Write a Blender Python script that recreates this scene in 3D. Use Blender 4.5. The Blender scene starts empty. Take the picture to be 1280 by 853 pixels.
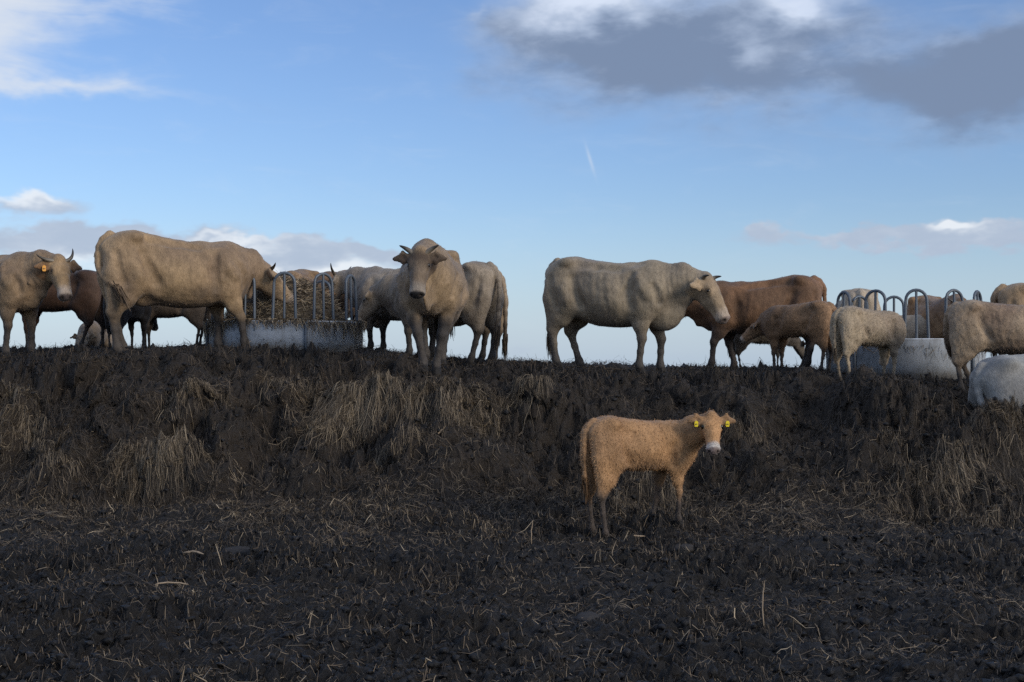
import bpy, math, random
import numpy as np
from mathutils import Vector, Matrix

random.seed(7)
R = math.radians
SC = bpy.context.scene
COL = SC.collection

# ------------------------------------------------------------------ camera
FPX = 1778.0            # focal length in photo pixels (1280 wide)
EYE = 1.60
HORIZON = 451.0
cam_d = bpy.data.cameras.new('camera')
cam_d.lens = 50.0
cam_d.sensor_width = 36.0
cam_d.clip_start = 0.1
cam_d.clip_end = 20000.0
cam = bpy.data.objects.new('camera', cam_d)
COL.objects.link(cam)
cam.location = (0, 0, EYE)
cam.rotation_euler = (R(90) + math.atan((HORIZON - 426.5) / FPX), 0, 0)
SC.camera = cam

# ------------------------------------------------------------------ light
SUN_DIR = Vector((0.76, -0.60, 0.40)).normalized()     # towards the sun
SUN_EL = math.asin(SUN_DIR.z)
SUN_AZ = math.atan2(SUN_DIR.x, SUN_DIR.y)
sun_d = bpy.data.lights.new('sun', 'SUN')
sun_d.energy = 1.65
sun_d.angle = R(22)
sun_d.color = (1.0, 0.90, 0.75)
sun = bpy.data.objects.new('sun', sun_d)
COL.objects.link(sun)
sun.rotation_euler = SUN_DIR.to_track_quat('Z', 'Y').to_euler()
sun.location = SUN_DIR * 60

SC.view_settings.view_transform = 'Standard'
SC.view_settings.look = 'None'
SC.view_settings.exposure = 0.28
SC.view_settings.gamma = 1.0
SC.view_settings.use_curve_mapping = False
SC.render.engine = 'CYCLES'
SC.cycles.use_denoising = False
SC.cycles.max_bounces = 5
SC.cycles.diffuse_bounces = 3


class NT:
    """small helper for node trees"""
    def __init__(self, tree):
        self.t = tree
        tree.nodes.clear()

    def n(self, typ, **kw):
        nd = self.t.nodes.new(typ)
        for k, v in kw.items():
            setattr(nd, k, v)
        return nd

    def l(self, a, b):
        self.t.links.new(a, b)

    def put(self, sock, v):
        if isinstance(v, bpy.types.NodeSocket):
            self.l(v, sock)
        else:
            sock.default_value = v

    def m(self, op, a, b=None, c=None, clamp=False):
        nd = self.n('ShaderNodeMath', operation=op, use_clamp=clamp)
        self.put(nd.inputs[0], a)
        if b is not None:
            self.put(nd.inputs[1], b)
        if c is not None:
            self.put(nd.inputs[2], c)
        return nd.outputs[0]

    def mix(self, fac, a, b):
        nd = self.n('ShaderNodeMix', data_type='RGBA')
        self.put(nd.inputs[0], fac)
        self.put(nd.inputs[6], a if isinstance(a, bpy.types.NodeSocket) else (*a, 1))
        self.put(nd.inputs[7], b if isinstance(b, bpy.types.NodeSocket) else (*b, 1))
        return nd.outputs[2]

    def smooth(self, v, lo, hi):
        nd = self.n('ShaderNodeMapRange', interpolation_type='SMOOTHSTEP')
        self.put(nd.inputs[0], v)
        nd.inputs[1].default_value = lo
        nd.inputs[2].default_value = hi
        return nd.outputs[0]

    def noise(self, vec, scale, detail=4, rough=0.55, dist=0.0):
        nd = self.n('ShaderNodeTexNoise')
        self.put(nd.inputs['Vector'], vec)
        nd.inputs['Scale'].default_value = scale
        nd.inputs['Detail'].default_value = detail
        nd.inputs['Roughness'].default_value = rough
        nd.inputs['Distortion'].default_value = dist
        return nd.outputs[0]

    def comb(self, x, y, z):
        nd = self.n('ShaderNodeCombineXYZ')
        for s, v in zip(nd.inputs, (x, y, z)):
            self.put(s, v)
        return nd.outputs[0]


def build_world():
    w = bpy.data.worlds.new('World')
    SC.world = w
    w.use_nodes = True
    N = NT(w.node_tree)
    out = N.n('ShaderNodeOutputWorld')
    bg = N.n('ShaderNodeBackground')
    STR = 0.11
    bg.inputs[1].default_value = STR
    sky = N.n('ShaderNodeTexSky', sky_type='NISHITA')
    sky.sun_disc = False
    sky.sun_elevation = SUN_EL
    sky.sun_rotation = SUN_AZ
    sky.altitude = 50
    sky.air_density = 1.0
    sky.dust_density = 0.6
    sky.ozone_density = 2.0
    tc = N.n('ShaderNodeTexCoord')
    sep = N.n('ShaderNodeSeparateXYZ')
    N.l(tc.outputs['Generated'], sep.inputs[0])
    dx, dy, dz = sep.outputs
    az = N.m('ARCTAN2', dx, dy)
    el = N.m('ARCSINE', dz)
    # a direction on the sky given by photo pixels
    AZ = lambda px: math.atan((px - 640) / FPX)
    EL = lambda py: math.atan((HORIZON - py) / FPX)
    # noise lives in a flattened cloud-deck space so that far clouds are thin streaks
    vec = N.comb(N.m('MULTIPLY', az, 1.0), N.m('MULTIPLY', el, 2.3), 0.0)
    n_big = N.noise(vec, 9.0, 6, 0.58, 0.3)
    n_warp = N.noise(N.comb(N.m('ADD', az, 3.7), N.m('MULTIPLY', el, 1.8), 1.3), 14.0, 4, 0.55)
    n_warp2 = N.noise(N.comb(N.m('ADD', az, 9.1), N.m('MULTIPLY', el, 1.8), 4.0), 14.0, 4, 0.55)
    waz = N.m('MULTIPLY_ADD', N.m('SUBTRACT', n_warp, 0.5), 0.10, az)
    wel = N.m('MULTIPLY_ADD', N.m('SUBTRACT', n_warp2, 0.5), 0.06, el)

    def blobs(items):
        tot = None
        for px, py, rx, ry, wt in items:
            a = N.m('DIVIDE', N.m('SUBTRACT', waz, AZ(px)), rx / FPX)
            b = N.m('DIVIDE', N.m('SUBTRACT', wel, EL(py)), ry / FPX)
            e = N.m('EXPONENT', N.m('MULTIPLY', N.m('ADD', N.m('MULTIPLY', a, a), N.m('MULTIPLY', b, b)), -1.0))
            e = N.m('MULTIPLY', e, wt)
            tot = e if tot is None else N.m('ADD', tot, e)
        return tot

    # region of the sky the photograph shows; beyond it noise cloud goes on, whitened for fill light
    fr = N.m('MULTIPLY', N.smooth(N.m('ABSOLUTE', az), 0.95, 0.36), N.smooth(el, 0.60, 0.26))
    beyond = N.m('SUBTRACT', 1.0, fr)

    # 1 dark cumulus bank upper right
    dark_g = blobs([(730, 50, 130, 75, 1.0), (880, 70, 150, 70, 1.05), (1030, 118, 120, 40, .55), (1190, 120, 120, 60, 1.05), (1300, 110, 110, 60, 1.1), (985, 25, 110, 40, .75), (690, 0, 90, 50, .7), (610, 90, 40, 30, .3)])
    far_g = N.m('MULTIPLY', beyond, N.smooth(N.noise(vec, 3.2, 4, 0.5), 0.38, 0.58))
    m1 = N.m('ADD', N.m('ADD', dark_g, far_g), N.m('MULTIPLY', N.m('SUBTRACT', n_big, 0.5), 0.9))
    a1 = N.m('MULTIPLY', N.smooth(m1, 0.0, 1.25), .95)
    lit_g = blobs([(735, -2, 75, 26, 1.05), (700, 20, 50, 20, .35), (1005, 8, 60, 22, 1.1), (925, 62, 34, 24, .6), (800, -40, 200, 40, .8)])
    n_fine = N.noise(vec, 26.0, 6, 0.6, 0.2)
    lit = N.m('ADD', lit_g, N.m('MULTIPLY', N.m('SUBTRACT', n_fine, 0.5), 1.0))
    lit = N.m('ADD', lit, N.m('MULTIPLY', N.m('SUBTRACT', 0.62, m1), 0.35))
    lit = N.m('SUBTRACT', lit, blobs([(1230, 125, 130, 45, .45), (850, 80, 110, 40, .25)]))
    lit = N.m('ADD', lit, N.m('MULTIPLY', beyond, 0.8))  # unseen clouds made whiter to add light on the herd
    c1 = N.mix(N.smooth(lit, -0.35, 0.35), (1.5, 2.0, 3.0), (3.0, 3.65, 4.85))
    c1 = N.mix(N.smooth(lit, 0.15, 1.05), c1, (5.4, 6.0, 7.1))

    # 2 thin wispy white cloud upper left
    wv = N.comb(N.m('MULTIPLY_ADD', el, 1.4, az), N.m('MULTIPLY_ADD', az, -0.25, N.m('MULTIPLY', el, 3.5)), 2.0)
    n_w = N.noise(wv, 13.0, 7, 0.6, 0.6)
    wis_g = blobs([(10, 50, 80, 50, .8), (95, 20, 90, 30, .6), (50, 122, 150, 15, .75), (-60, 90, 90, 60, .6), (175, 22, 50, 10, .25), (600, 12, 12, 16, .4)])
    wis_g = N.m('ADD', wis_g, N.m('MULTIPLY', N.m('SUBTRACT', n_w, 0.5), 1.3))
    sk = N.m('DIVIDE', N.m('ADD', N.m('SUBTRACT', az, AZ(738)), N.m('MULTIPLY', N.m('SUBTRACT', el, EL(200)), .3)), 2.2 / FPX)
    sl = N.m('DIVIDE', N.m('SUBTRACT', el, EL(200)), 16 / FPX)
    sk = N.m('EXPONENT', N.m('MULTIPLY', N.m('ADD', N.m('MULTIPLY', sk, sk), N.m('MULTIPLY', sl, sl)), -1.0))
    a2 = N.m('ADD', N.m('MULTIPLY', N.smooth(wis_g, 0.0, 1.45), 0.95), N.m('MULTIPLY', sk, .35), clamp=True)

    # 3 low cumulus strips by the horizon
    low_g = blobs([(20, 265, 70, 15, 1.0), (90, 300, 140, 14, .95), (330, 320, 120, 15, 1.15), (460, 318, 80, 13, 1.0), (250, 325, 110, 16, .95), (150, 310, 120, 14, .6), (1210, 300, 50, 16, 1.35), (1090, 303, 130, 11, 1.25), (1265, 305, 60, 12, 1.0), (955, 294, 18, 6, .7), (640, 440, 60, 14, .5), (400, 348, 180, 18, .9), (60, 330, 130, 30, .7), (820, 455, 90, 14, .5)])
    low_g = N.m('ADD', low_g, N.m('MULTIPLY', beyond, N.m('MULTIPLY', N.smooth(el, 0.17, 0.08), N.smooth(N.noise(vec, 6.0, 5, 0.55), 0.5, 0.7))))
    m3 = N.m('ADD', low_g, N.m('MULTIPLY', N.m('SUBTRACT', N.noise(vec, 22.0, 6, 0.6, 0.2), 0.5), 0.9))
    a3 = N.m('MULTIPLY', N.smooth(m3, 0.25, 0.95), 0.92)
    lit3 = N.m('ADD', blobs([(1208, 293, 35, 9, 1.0), (10, 258, 40, 9, .7), (300, 308, 70, 6, .6), (380, 350, 170, 14, 1.0), (60, 345, 110, 14, .7)]), N.m('MULTIPLY', N.m('SUBTRACT', n_fine, 0.5), 0.8))
    c3 = N.mix(N.smooth(lit3, -0.1, 0.8), (3.3, 3.9, 4.9), (6.3, 6.6, 7.0))

    # pale haze close to the horizon
    hz = N.m('MULTIPLY', N.smooth(el, 0.12, -0.01), 0.58)
    tn = N.n('ShaderNodeVectorMath', operation='MULTIPLY')      # white balance of the camera
    N.l(sky.outputs[0], tn.inputs[0])
    tn.inputs[1].default_value = (.735, .83, 1.06)
    col = tn.outputs[0]
    col = N.mix(hz, col, (3.95, 5.05, 6.6))
    col = N.mix(a2, col, (5.4, 5.8, 6.4))
    col = N.mix(a3, col, c3)
    col = N.mix(a1, col, c1)
    N.l(col, bg.inputs[0])
    N.l(bg.outputs[0], out.inputs[0])


build_world()

# ------------------------------------------------------------------ numeric helpers
def sstep(a, b, x):
    t = np.clip((x - a) / (b - a), 0, 1)
    return t * t * (3 - 2 * t)


_P = np.random.RandomState(3).permutation(4096)


def _h(ix, iy, seed):
    return _P[(_P[(ix + seed * 131) & 4095] + iy) & 4095]


def perlin(x, y, seed=0):
    xi = np.floor(x).astype(np.int64)
    yi = np.floor(y).astype(np.int64)
    fx = x - xi
    fy = y - yi
    u = fx * fx * fx * (fx * (fx * 6 - 15) + 10)
    v = fy * fy * fy * (fy * (fy * 6 - 15) + 10)

    def g(ox, oy):
        a = _h(xi + ox, yi + oy, seed) * (2 * math.pi / 4096)
        return np.cos(a) * (fx - ox) + np.sin(a) * (fy - oy)
    a = g(0, 0) * (1 - u) + g(1, 0) * u
    b = g(0, 1) * (1 - u) + g(1, 1) * u
    return 1.5 * (a * (1 - v) + b * v)


def fbm(x, y, seed, octv=3, gain=0.5):
    s = 0
    a = 1.0
    for i in range(octv):
        s = s + a * perlin(x, y, seed + i)
        x = x * 2.03
        y = y * 2.03
        a *= gain
    return s


# ------------------------------------------------------------------ terrain
# straw clumps hanging from the mound: photo pixel, half width m, reach m, strands, brightness
CLUMPS = [
    (232, 497, .22, .55, 420, 1.0), (200, 515, .30, .45, 260, .7), (265, 500, .22, .4, 240, .8), (352, 478, .35, .45, 420, .9), (330, 500, .25, .4, 240, .7),
    (408, 548, .20, .45, 360, 1.15), (436, 500, .40, .65, 620, 1.0), (470, 490, .35, .6, 520, 1.0), (515, 490, .25, .6, 420, 1.05), (395, 512, .3, .5, 300, .7),
    (578, 508, .32, .45, 620, 1.05), (600, 498, .25, .4, 300, 1.0), (663, 490, .18, .45, 320, 1.0), (690, 505, .2, .4, 140, .6), (195, 592, .33, .42, 560, 1.1), (170, 585, .3, .35, 300, 1.0), (222, 590, .2, .35, 200, .9),
    (20, 510, .18, .3, 240, 1.2), (25, 545, .25, .4, 380, 1.05), (60, 560, .2, .35, 180, .8), (65, 600, .4, .3, 320, .8), (925, 545, .28, .5, 480, .75), (940, 570, .22, .4, 260, .7),
    (1170, 580, .35, .5, 460, .9), (1195, 598, .25, .5, 360, 1.0), (1255, 560, .3, .5, 420, 1.0), (1275, 530, .22, .45, 260, 1.05), (1230, 640, .35, .4, 360, .9), (1120, 560, .25, .3, 220, .8), (1150, 620, .3, .4, 240, .8),
    (500, 560, .4, .4, 260, .75), (570, 575, .3, .4, 220, .7), (300, 560, .4, .35, 240, .6), (440, 590, .4, .35, 260, .7), (820, 620, .35, .3, 420, .9), (780, 640, .25, .25, 200, .9), (110, 470, .3, .4, 200, .6), (560, 470, .4, .35, 300, .7), (760, 560, .3, .35, 160, .5), (90, 520, .25, .35, 150, .6),
]

XC = [-40, -6.1, -3.25, -2.0, -.76, .57, 2.0, 3.44, 5.35, 9, 40]
ZC = [1.75, 1.73, 1.77, 1.73, 1.59, 1.53, 1.49, 1.46, 1.37, 1.25, 1.2]
T_L = [-40, -2, -1.1, -.4, 0, .18, .40, .62, .80, .92, 1.05, 1.35, 2.2]
S_L = [0, 0, .02, .07, .16, .28, .46, .67, .79, .85, .90, .965, 1.0]
T_R = [-40, -1, -.4, 0, .15, .30, .42, .55, .75, 1.0, 1.25, 1.8]
S_R = [0, 0, .03, .09, .24, .50, .68, .78, .87, .945, .985, 1.0]
BUMPS = []


def base_h(x, y):
    x = np.asarray(x, float)
    y = np.asarray(y, float)
    zc = np.interp(x, XC, ZC)
    wob = 0.35 * perlin(x * .45, y * 0 + 3.3, 5) + 0.15 * perlin(x * 1.3, y * 0 + 1.2, 6)
    wob = wob + .55 * perlin(x * .8, y * 0 + 7.7, 7) * sstep(15.6, 13.5, y)
    tl = (y - (13.55 + wob)) / 2.75
    tr = (y - (12.7 + wob * .6)) / 4.0
    r = sstep(2.7, 4.6, x)
    s = np.interp(tl, T_L, S_L) * (1 - r) + np.interp(tr, T_R, S_R) * r
    z = zc * s
    # trampled cut beside the calf
    z = z - 0.16 * np.exp(-((x - 3.15) / .45) ** 2 - ((y - 15.0) / .8) ** 2)
    # the mound ends behind the herd and the land falls away gently
    back = np.clip(y - 23, 0, None)
    z = z - 0.10 * np.minimum(back, 15) - 0.02 * np.clip(back - 15, 0, None)
    side = np.clip(np.abs(x) - 30, 0, None)
    z = z - 0.02 * np.minimum(side, 1500)
    return z


def coarse_h(x, y):
    z = base_h(x, y)
    for bx, by, ra, am in BUMPS:
        z = z + am * np.exp(-((x - bx) ** 2 + ((y - by) * 1.3) ** 2) / (ra * ra))
    near = np.exp(-np.clip(np.abs(y - 14) - 12, 0, None) / 6)
    z = z + near * 0.07 * perlin(x * .9, y * .9, 11) * sstep(26, 17, y)
    fc = sstep(13.2, 14.4, y + 1.0 * sstep(3, 4.5, x)) * sstep(16.9, 16.0, y)
    z = z + fc * (.19 * perlin(x * 1.15 + 4, y * 1.5, 12) + .22 * (np.abs(perlin(x * 1.9, y * 1.6 + 9, 13)) - .25))
    return z


def fine_h(x, y):
    z = coarse_h(x, y)
    plate = sstep(16.6, 17.6, y)
    face = sstep(13.0, 14.4, y) * (1 - plate)
    a = 1.0 - 0.30 * plate
    n1 = perlin(x * 2.6, y * 2.6, 21)
    n2 = np.abs(perlin(x * 6.2 + n1 * .6, y * 6.2, 22))
    n3 = np.abs(perlin(x * 13.0, y * 12.0, 23))
    n4 = perlin(x * 27.0, y * 25.0, 24)
    patch = 0.55 + 0.9 * sstep(-.3, .5, perlin(x * .6, y * .6, 29))
    z = z + a * (0.050 * n1 * (1 + .5 * face) + (patch + .5 * face) * (0.095 * (n2 - .25) + 0.080 * (n3 - .25) + 0.040 * n4 + 0.016 * perlin(x * 47, y * 45, 25)))
    # drapes and gullies down the face
    z = z + face * 0.055 * np.abs(perlin(x * 3.6, y * .9, 31))
    return z


def shove(x, y):
    # sideways push: clods and drapes overhang instead of lying on a plain height field
    k = sstep(6, 8, y) * sstep(22, 19, y) * sstep(8, 7, np.abs(x))
    z = coarse_h(x, y)
    f = sstep(13.5, 14.5, y) * sstep(17.0, 16.2, y)
    dx = k * .035 * perlin(x * 9, y * 9, 41)
    dy = k * (.035 * perlin(x * 9, y * 9, 42) - f * (.06 * np.abs(perlin(x * 4.5, z * 4.5 + y, 43)) + .26 * np.abs(perlin(x * 2.2, z * 2.8, 44))))
    return dx, dy


def px_dir(px, py):
    c = math.atan((HORIZON - 426.5) / FPX)
    vx = (px - 640) / FPX
    vz = (426.5 - py) / FPX
    f = np.array([0, math.cos(c), math.sin(c)])
    u = np.array([0, -math.sin(c), math.cos(c)])
    d = f + vx * np.array([1, 0, 0]) + vz * u
    return d / d[1]


def hit(px, py, fn=base_h):
    d = px_dir(px, py)
    ys = np.arange(5.5, 24, .02)
    zz = EYE + d[2] * ys
    g = fn(d[0] * ys, ys)
    k = np.argmax(zz <= g)
    if zz[k] > g[k]:
        k = len(ys) - 1
    return d[0] * ys[k], ys[k]


CLUMPS = [c for c in CLUMPS if c[5] >= .75]
CLUMPS = [(a, b + (14 if b < 515 and a < 900 else 0), c, d * .9, e, f) for a, b, c, d, e, f in CLUMPS]
for (px, py, hw, reach, n, br) in CLUMPS:
    x, y = hit(px, py)
    BUMPS.append((x, y + .10, hw * 1.1, .085))
    BUMPS.append((x, y - .36, hw * 1.2, -.13))
for (px, py, ra, am) in [(130, 455, .5, .06), (30, 470, .5, .05), (300, 445, .6, .03), (630, 475, .5, .04), (1080, 500, .5, .06)]:
    x, y = hit(px, py)
    BUMPS.append((x, y, ra, am))

BUMPS += [(1.45, 12.62, .45, .10), (.72, 12.05, .35, -.05)]      # the calf stands hind feet low


def link(o, parent=None):
    COL.objects.link(o)
    if parent is not None:
        o.parent = parent
    return o


def tag(o, label=None, cat=None, group=None, kind=None):
    if label:
        o['label'] = label
    if cat:
        o['category'] = cat
    if group:
        o['group'] = group
    if kind:
        o['kind'] = kind
    return o


def np_mesh(name, V, Q, mat, parent=None, col=None, smooth=True):
    """mesh object from numpy vertices and equal-sided faces"""
    V = np.ascontiguousarray(V, dtype=np.float32)
    Q = np.ascontiguousarray(Q, dtype=np.int32)
    me = bpy.data.meshes.new(name)
    nv, nf, k = len(V), len(Q), Q.shape[1]
    me.vertices.add(nv)
    me.vertices.foreach_set('co', V.ravel())
    me.loops.add(nf * k)
    me.loops.foreach_set('vertex_index', Q.ravel())
    me.polygons.add(nf)
    me.polygons.foreach_set('loop_start', np.arange(0, nf * k, k, dtype=np.int32))
    me.polygons.foreach_set('loop_total', np.full(nf, k, dtype=np.int32))
    if smooth:
        me.polygons.foreach_set('use_smooth', np.ones(nf, dtype=bool))
    if col is not None:
        at = me.attributes.new('tint', 'FLOAT_COLOR', 'POINT')
        c = np.ones((nv, 4), dtype=np.float32)
        c[:, :3] = col
        at.data.foreach_set('color', c.ravel())
    me.update(calc_edges=True)
    me.materials.append(mat)
    o = bpy.data.objects.new(name, me)
    return link(o, parent)


# ------------------------------------------------------------------ materials
def new_mat(name):
    m = bpy.data.materials.new(name)
    m.use_nodes = True
    N = NT(m.node_tree)
    out = N.n('ShaderNodeOutputMaterial')
    b = N.n('ShaderNodeBsdfPrincipled')
    N.l(b.outputs[0], out.inputs[0])
    return m, N, b


def obj_coord(N):
    return N.n('ShaderNodeTexCoord').outputs['Object']


def bump(N, b, height, strength, dist):
    nd = N.n('ShaderNodeBump')
    nd.inputs['Strength'].default_value = strength
    nd.inputs['Distance'].default_value = dist
    N.put(nd.inputs['Height'], height)
    N.l(nd.outputs[0], b.inputs['Normal'])


def mat_mud():
    m, N, b = new_mat('mud')
    v = obj_coord(N)
    n1 = N.noise(v, 1.3, 4)
    n2 = N.noise(v, 11.0, 6, .65)
    n3 = N.noise(v, 42.0, 6, .7)
    c = N.mix(N.smooth(n1, .35, .7), (.0062, .0058, .0062), (.0165, .0128, .0096))
    sy = N.n('ShaderNodeSeparateXYZ')
    N.l(v, sy.inputs[0])
    bank = N.m('MULTIPLY', N.smooth(N.m('MULTIPLY_ADD', n1, 2.0, sy.outputs[1]), 13.2, 15.2), N.smooth(sy.outputs[1], 17.0, 15.9))
    c = N.mix(N.m('MULTIPLY', bank, .8), c, (.036, .0262, .0178))          # the bank is old straw manure, the yard is mud
    c = N.mix(N.smooth(n2, .45, .75), c, (.020, .0175, .0155))
    c = N.mix(N.m('MULTIPLY', N.smooth(n3, .58, .74), .6), c, (.050, .040, .029))
    N.l(c, b.inputs['Base Color'])
    N.put(b.inputs['Roughness'], N.m('MULTIPLY_ADD', n2, .5, .34))
    b.inputs['Specular IOR Level'].default_value = .36
    h = N.m('ADD', N.m('MULTIPLY', n2, .6), N.m('MULTIPLY', n3, .4))
    bump(N, b, h, 1.0, .09)
    return m


def mat_tint(name, rough=.7, spec=.3, nscale=0, bumpd=0, var=.25, sheen=0):
    """colour from the mesh's own tint attribute, broken up with noise"""
    m, N, b = new_mat(name)
    at = N.n('ShaderNodeAttribute', attribute_name='tint')
    c = at.outputs['Color']
    if nscale:
        v = obj_coord(N)
        n = N.noise(v, nscale, 5, .65)
        f = N.m('MULTIPLY_ADD', N.m('SUBTRACT', n, .5), var * 2, 1.0)
        mx = N.n('ShaderNodeVectorMath', operation='SCALE')
        N.l(c, mx.inputs[0])
        N.l(f, mx.inputs['Scale'])
        c = mx.outputs[0]
        if bumpd:
            bump(N, b, n, .8, bumpd)
    N.l(c, b.inputs['Base Color'])
    b.inputs['Roughness'].default_value = rough
    b.inputs['Specular IOR Level'].default_value = spec
    if sheen:
        b.inputs['Sheen Weight'].default_value = sheen
        b.inputs['Sheen Roughness'].default_value = .5
        b.inputs['Sheen Tint'].default_value = (.9, .85, .8, 1)
    return m


def mat_coat():
    m, N, b = new_mat('coat')
    at = N.n('ShaderNodeAttribute', attribute_name='tint')
    v = obj_coord(N)
    mp = N.n('ShaderNodeMapping')
    mp.inputs['Scale'].default_value = (1, 1, .35)
    N.l(v, mp.inputs[0])
    big = N.noise(v, 5.0, 4, .6)
    n = N.noise(mp.outputs[0], 70.0, 5, .7)
    mid = N.noise(mp.outputs[0], 22.0, 4, .6)
    f = N.m('MULTIPLY', N.m('MULTIPLY_ADD', N.smooth(n, .3, .7), .34, .83), N.m('MULTIPLY_ADD', N.smooth(big, .34, .66), .26, .86))
    f = N.m('MULTIPLY', f, N.m('MULTIPLY_ADD', N.smooth(mid, .3, .7), .22, .89))
    mx = N.n('ShaderNodeVectorMath', operation='SCALE')
    N.l(at.outputs['Color'], mx.inputs[0])
    N.l(f, mx.inputs['Scale'])
    N.l(mx.outputs[0], b.inputs['Base Color'])
    b.inputs['Roughness'].default_value = .62
    b.inputs['Specular IOR Level'].default_value = .22
    b.inputs['Sheen Weight'].default_value = .12
    b.inputs['Sheen Roughness'].default_value = .45
    b.inputs['Sheen Tint'].default_value = (.85, .9, 1.0, 1)
    bump(N, b, N.m('MULTIPLY_ADD', mid, .5, n), .55, .014)
    return m


def mat_plain(name, col, rough, metal=0, nscale=0, var=.3, spec=.5, bumpd=0):
    m, N, b = new_mat(name)
    if nscale:
        n = N.noise(obj_coord(N), nscale, 5, .65)
        c = N.mix(n, tuple(x * (1 - var) for x in col), tuple(min(1, x * (1 + var)) for x in col))
        N.l(c, b.inputs['Base Color'])
        if bumpd:
            bump(N, b, n, .8, bumpd)
    else:
        b.inputs['Base Color'].default_value = (*col, 1)
    b.inputs['Roughness'].default_value = rough
    b.inputs['Metallic'].default_value = metal
    b.inputs['Specular IOR Level'].default_value = spec
    return m


def mat_galv():
    m, N, b = new_mat('galvanised_sheet')
    v = obj_coord(N)
    vo = N.n('ShaderNodeTexVoronoi')
    vo.inputs['Scale'].default_value = 22
    N.l(v, vo.inputs['Vector'])
    n = N.noise(v, 5.0, 6, .65)
    n2 = N.noise(v, 24.0, 6, .7)
    sepc = N.n('ShaderNodeSeparateColor')
    N.l(vo.outputs['Color'], sepc.inputs[0])
    c = N.mix(sepc.outputs[0], (.56, .62, .70), (.61, .66, .73))
    c = N.mix(N.smooth(n, .40, .75), c, (.36, .39, .42))
    sz = N.n('ShaderNodeSeparateXYZ')
    N.l(v, sz.inputs[0])
    dirt = N.m('MULTIPLY_ADD', N.m('SUBTRACT', n2, .5), .5, N.smooth(sz.outputs[2], .34, .02))
    c = N.mix(N.m('MULTIPLY', N.smooth(dirt, .35, 1.0), .7), c, (.17, .145, .11))
    c = N.mix(N.m('MULTIPLY', N.smooth(n2, .64, .74), .25), c, (.10, .09, .08))
    N.l(c, b.inputs['Base Color'])
    b.inputs['Metallic'].default_value = .0
    b.inputs['Roughness'].default_value = .55
    mp = N.n('ShaderNodeMapping')
    mp.inputs['Scale'].default_value = (14, 14, .8)
    N.l(v, mp.inputs[0])
    st = N.noise(mp.outputs[0], 1.0, 4, .6)
    c = N.mix(N.m('MULTIPLY', N.smooth(st, .52, .72), .45), c, (.22, .19, .155))     # run-off streaks
    N.l(c, b.inputs['Base Color'])
    bump(N, b, n, .2, .01)
    return m


M_MUD = mat_mud()
M_STRAW = mat_tint('straw', .6, .3)
M_CLOD = mat_tint('clod', .55, .3, 35, .02, .5)
M_COAT = mat_coat()
M_HAIR = mat_tint('hair', .6, .25)

M_HORN = mat_tint('horn', .4, .4, 30, 0, .15)
M_EYE = mat_plain('eye', (.006, .005, .004), .08)
M_TAG = mat_plain('ear_tag', (.85, .66, .02), .45, 0, 40, .1)
M_TAGO = mat_plain('ear_tag_orange', (.75, .33, .03), .5, 0, 40, .1)
M_TAGW = mat_plain('ear_tag_white', (.75, .74, .68), .5, 0, 40, .1)
M_PRINT = mat_plain('tag_print', (.03, .03, .03), .6)
M_GALV = mat_galv()
M_TUBE = mat_plain('galvanised_tube', (.10, .12, .145), .5, .25, 30, .4)
M_ROCK = mat_plain('rock', (.035, .032, .031), .85, 0, 18, .5, .3, .02)
M_WOOD = mat_plain('splintered_wood', (.33, .25, .17), .75, 0, 50, .3, .3)

# ------------------------------------------------------------------ ground sheet
def axis(lo, hi, step, far, grow=1.16, fine=None):
    a = list(np.arange(lo, hi + step * .5, step))
    s = step
    p = a[-1]
    up = []
    while p < far:
        s *= grow
        p += s
        up.append(p)
    s = step
    p = a[0]
    dn = []
    while p > -far:
        s *= grow
        p -= s
        dn.append(p)
    return np.array(dn[::-1] + a + up)


def build_ground():
    xs = axis(-6.9, 6.9, .0235, 4000)
    ya = axis(11.0, 19.2, .032, 4000)
    yb = axis(6.6, 11.0, .020, 4000)
    ys = np.concatenate([yb[yb < 11.0], ya[ya >= 11.0]])
    X, Y = np.meshgrid(xs, ys, indexing='ij')
    Z = fine_h(X, Y)
    dx, dy = shove(X, Y)
    V = np.stack([X + dx, Y + dy, Z], -1).reshape(-1, 3)
    nx, ny = X.shape
    idx = np.arange(nx * ny).reshape(nx, ny)
    Q = np.stack([idx[:-1, :-1], idx[1:, :-1], idx[1:, 1:], idx[:-1, 1:]], -1).reshape(-1, 4)
    o = np_mesh('ground', V, Q, M_MUD)
    tag(o, 'dark trampled mud ground rising into a low manure mound', 'ground', kind='structure')
    return o


build_ground()

# ------------------------------------------------------------------ straw and clods
RS = np.random.RandomState(11)


def ribbons(P, W, side, colr):
    """P (n,k,3) centre lines, W (n,) widths, side (n,3): strips with k-1 quads each"""
    n, k, _ = P.shape
    tap = np.ones(k)
    tap[-1] = .35
    off = side[:, None, :] * (W[:, None] * .5)[:, :, None] * tap[None, :, None]
    V = np.stack([P - off, P + off], 2).reshape(n * k * 2, 3)
    b = (np.arange(n) * k * 2)[:, None]
    s = (np.arange(k - 1) * 2)[None, :]
    i0 = b + s
    Q = np.stack([i0, i0 + 1, i0 + 3, i0 + 2], -1).reshape(-1, 4)
    C = np.repeat(colr, k * 2, axis=0)
    return V, Q, C


def straw_cols(n, bright):
    t = RS.rand(n) ** 1.9 * bright * 1.25
    dark = np.array([.028, .0235, .019])
    mid = np.array([.150, .111, .073])
    pale = np.array([.38, .30, .20])
    t = np.clip(t, 0, 1.2)[:, None]
    c = np.where(t < .5, dark + (mid - dark) * t * 2, mid + (pale - mid) * (t - .5) * 2)
    return np.clip(c * (1 + .2 * (RS.rand(n, 1) - .5)), .01, .6)


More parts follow.
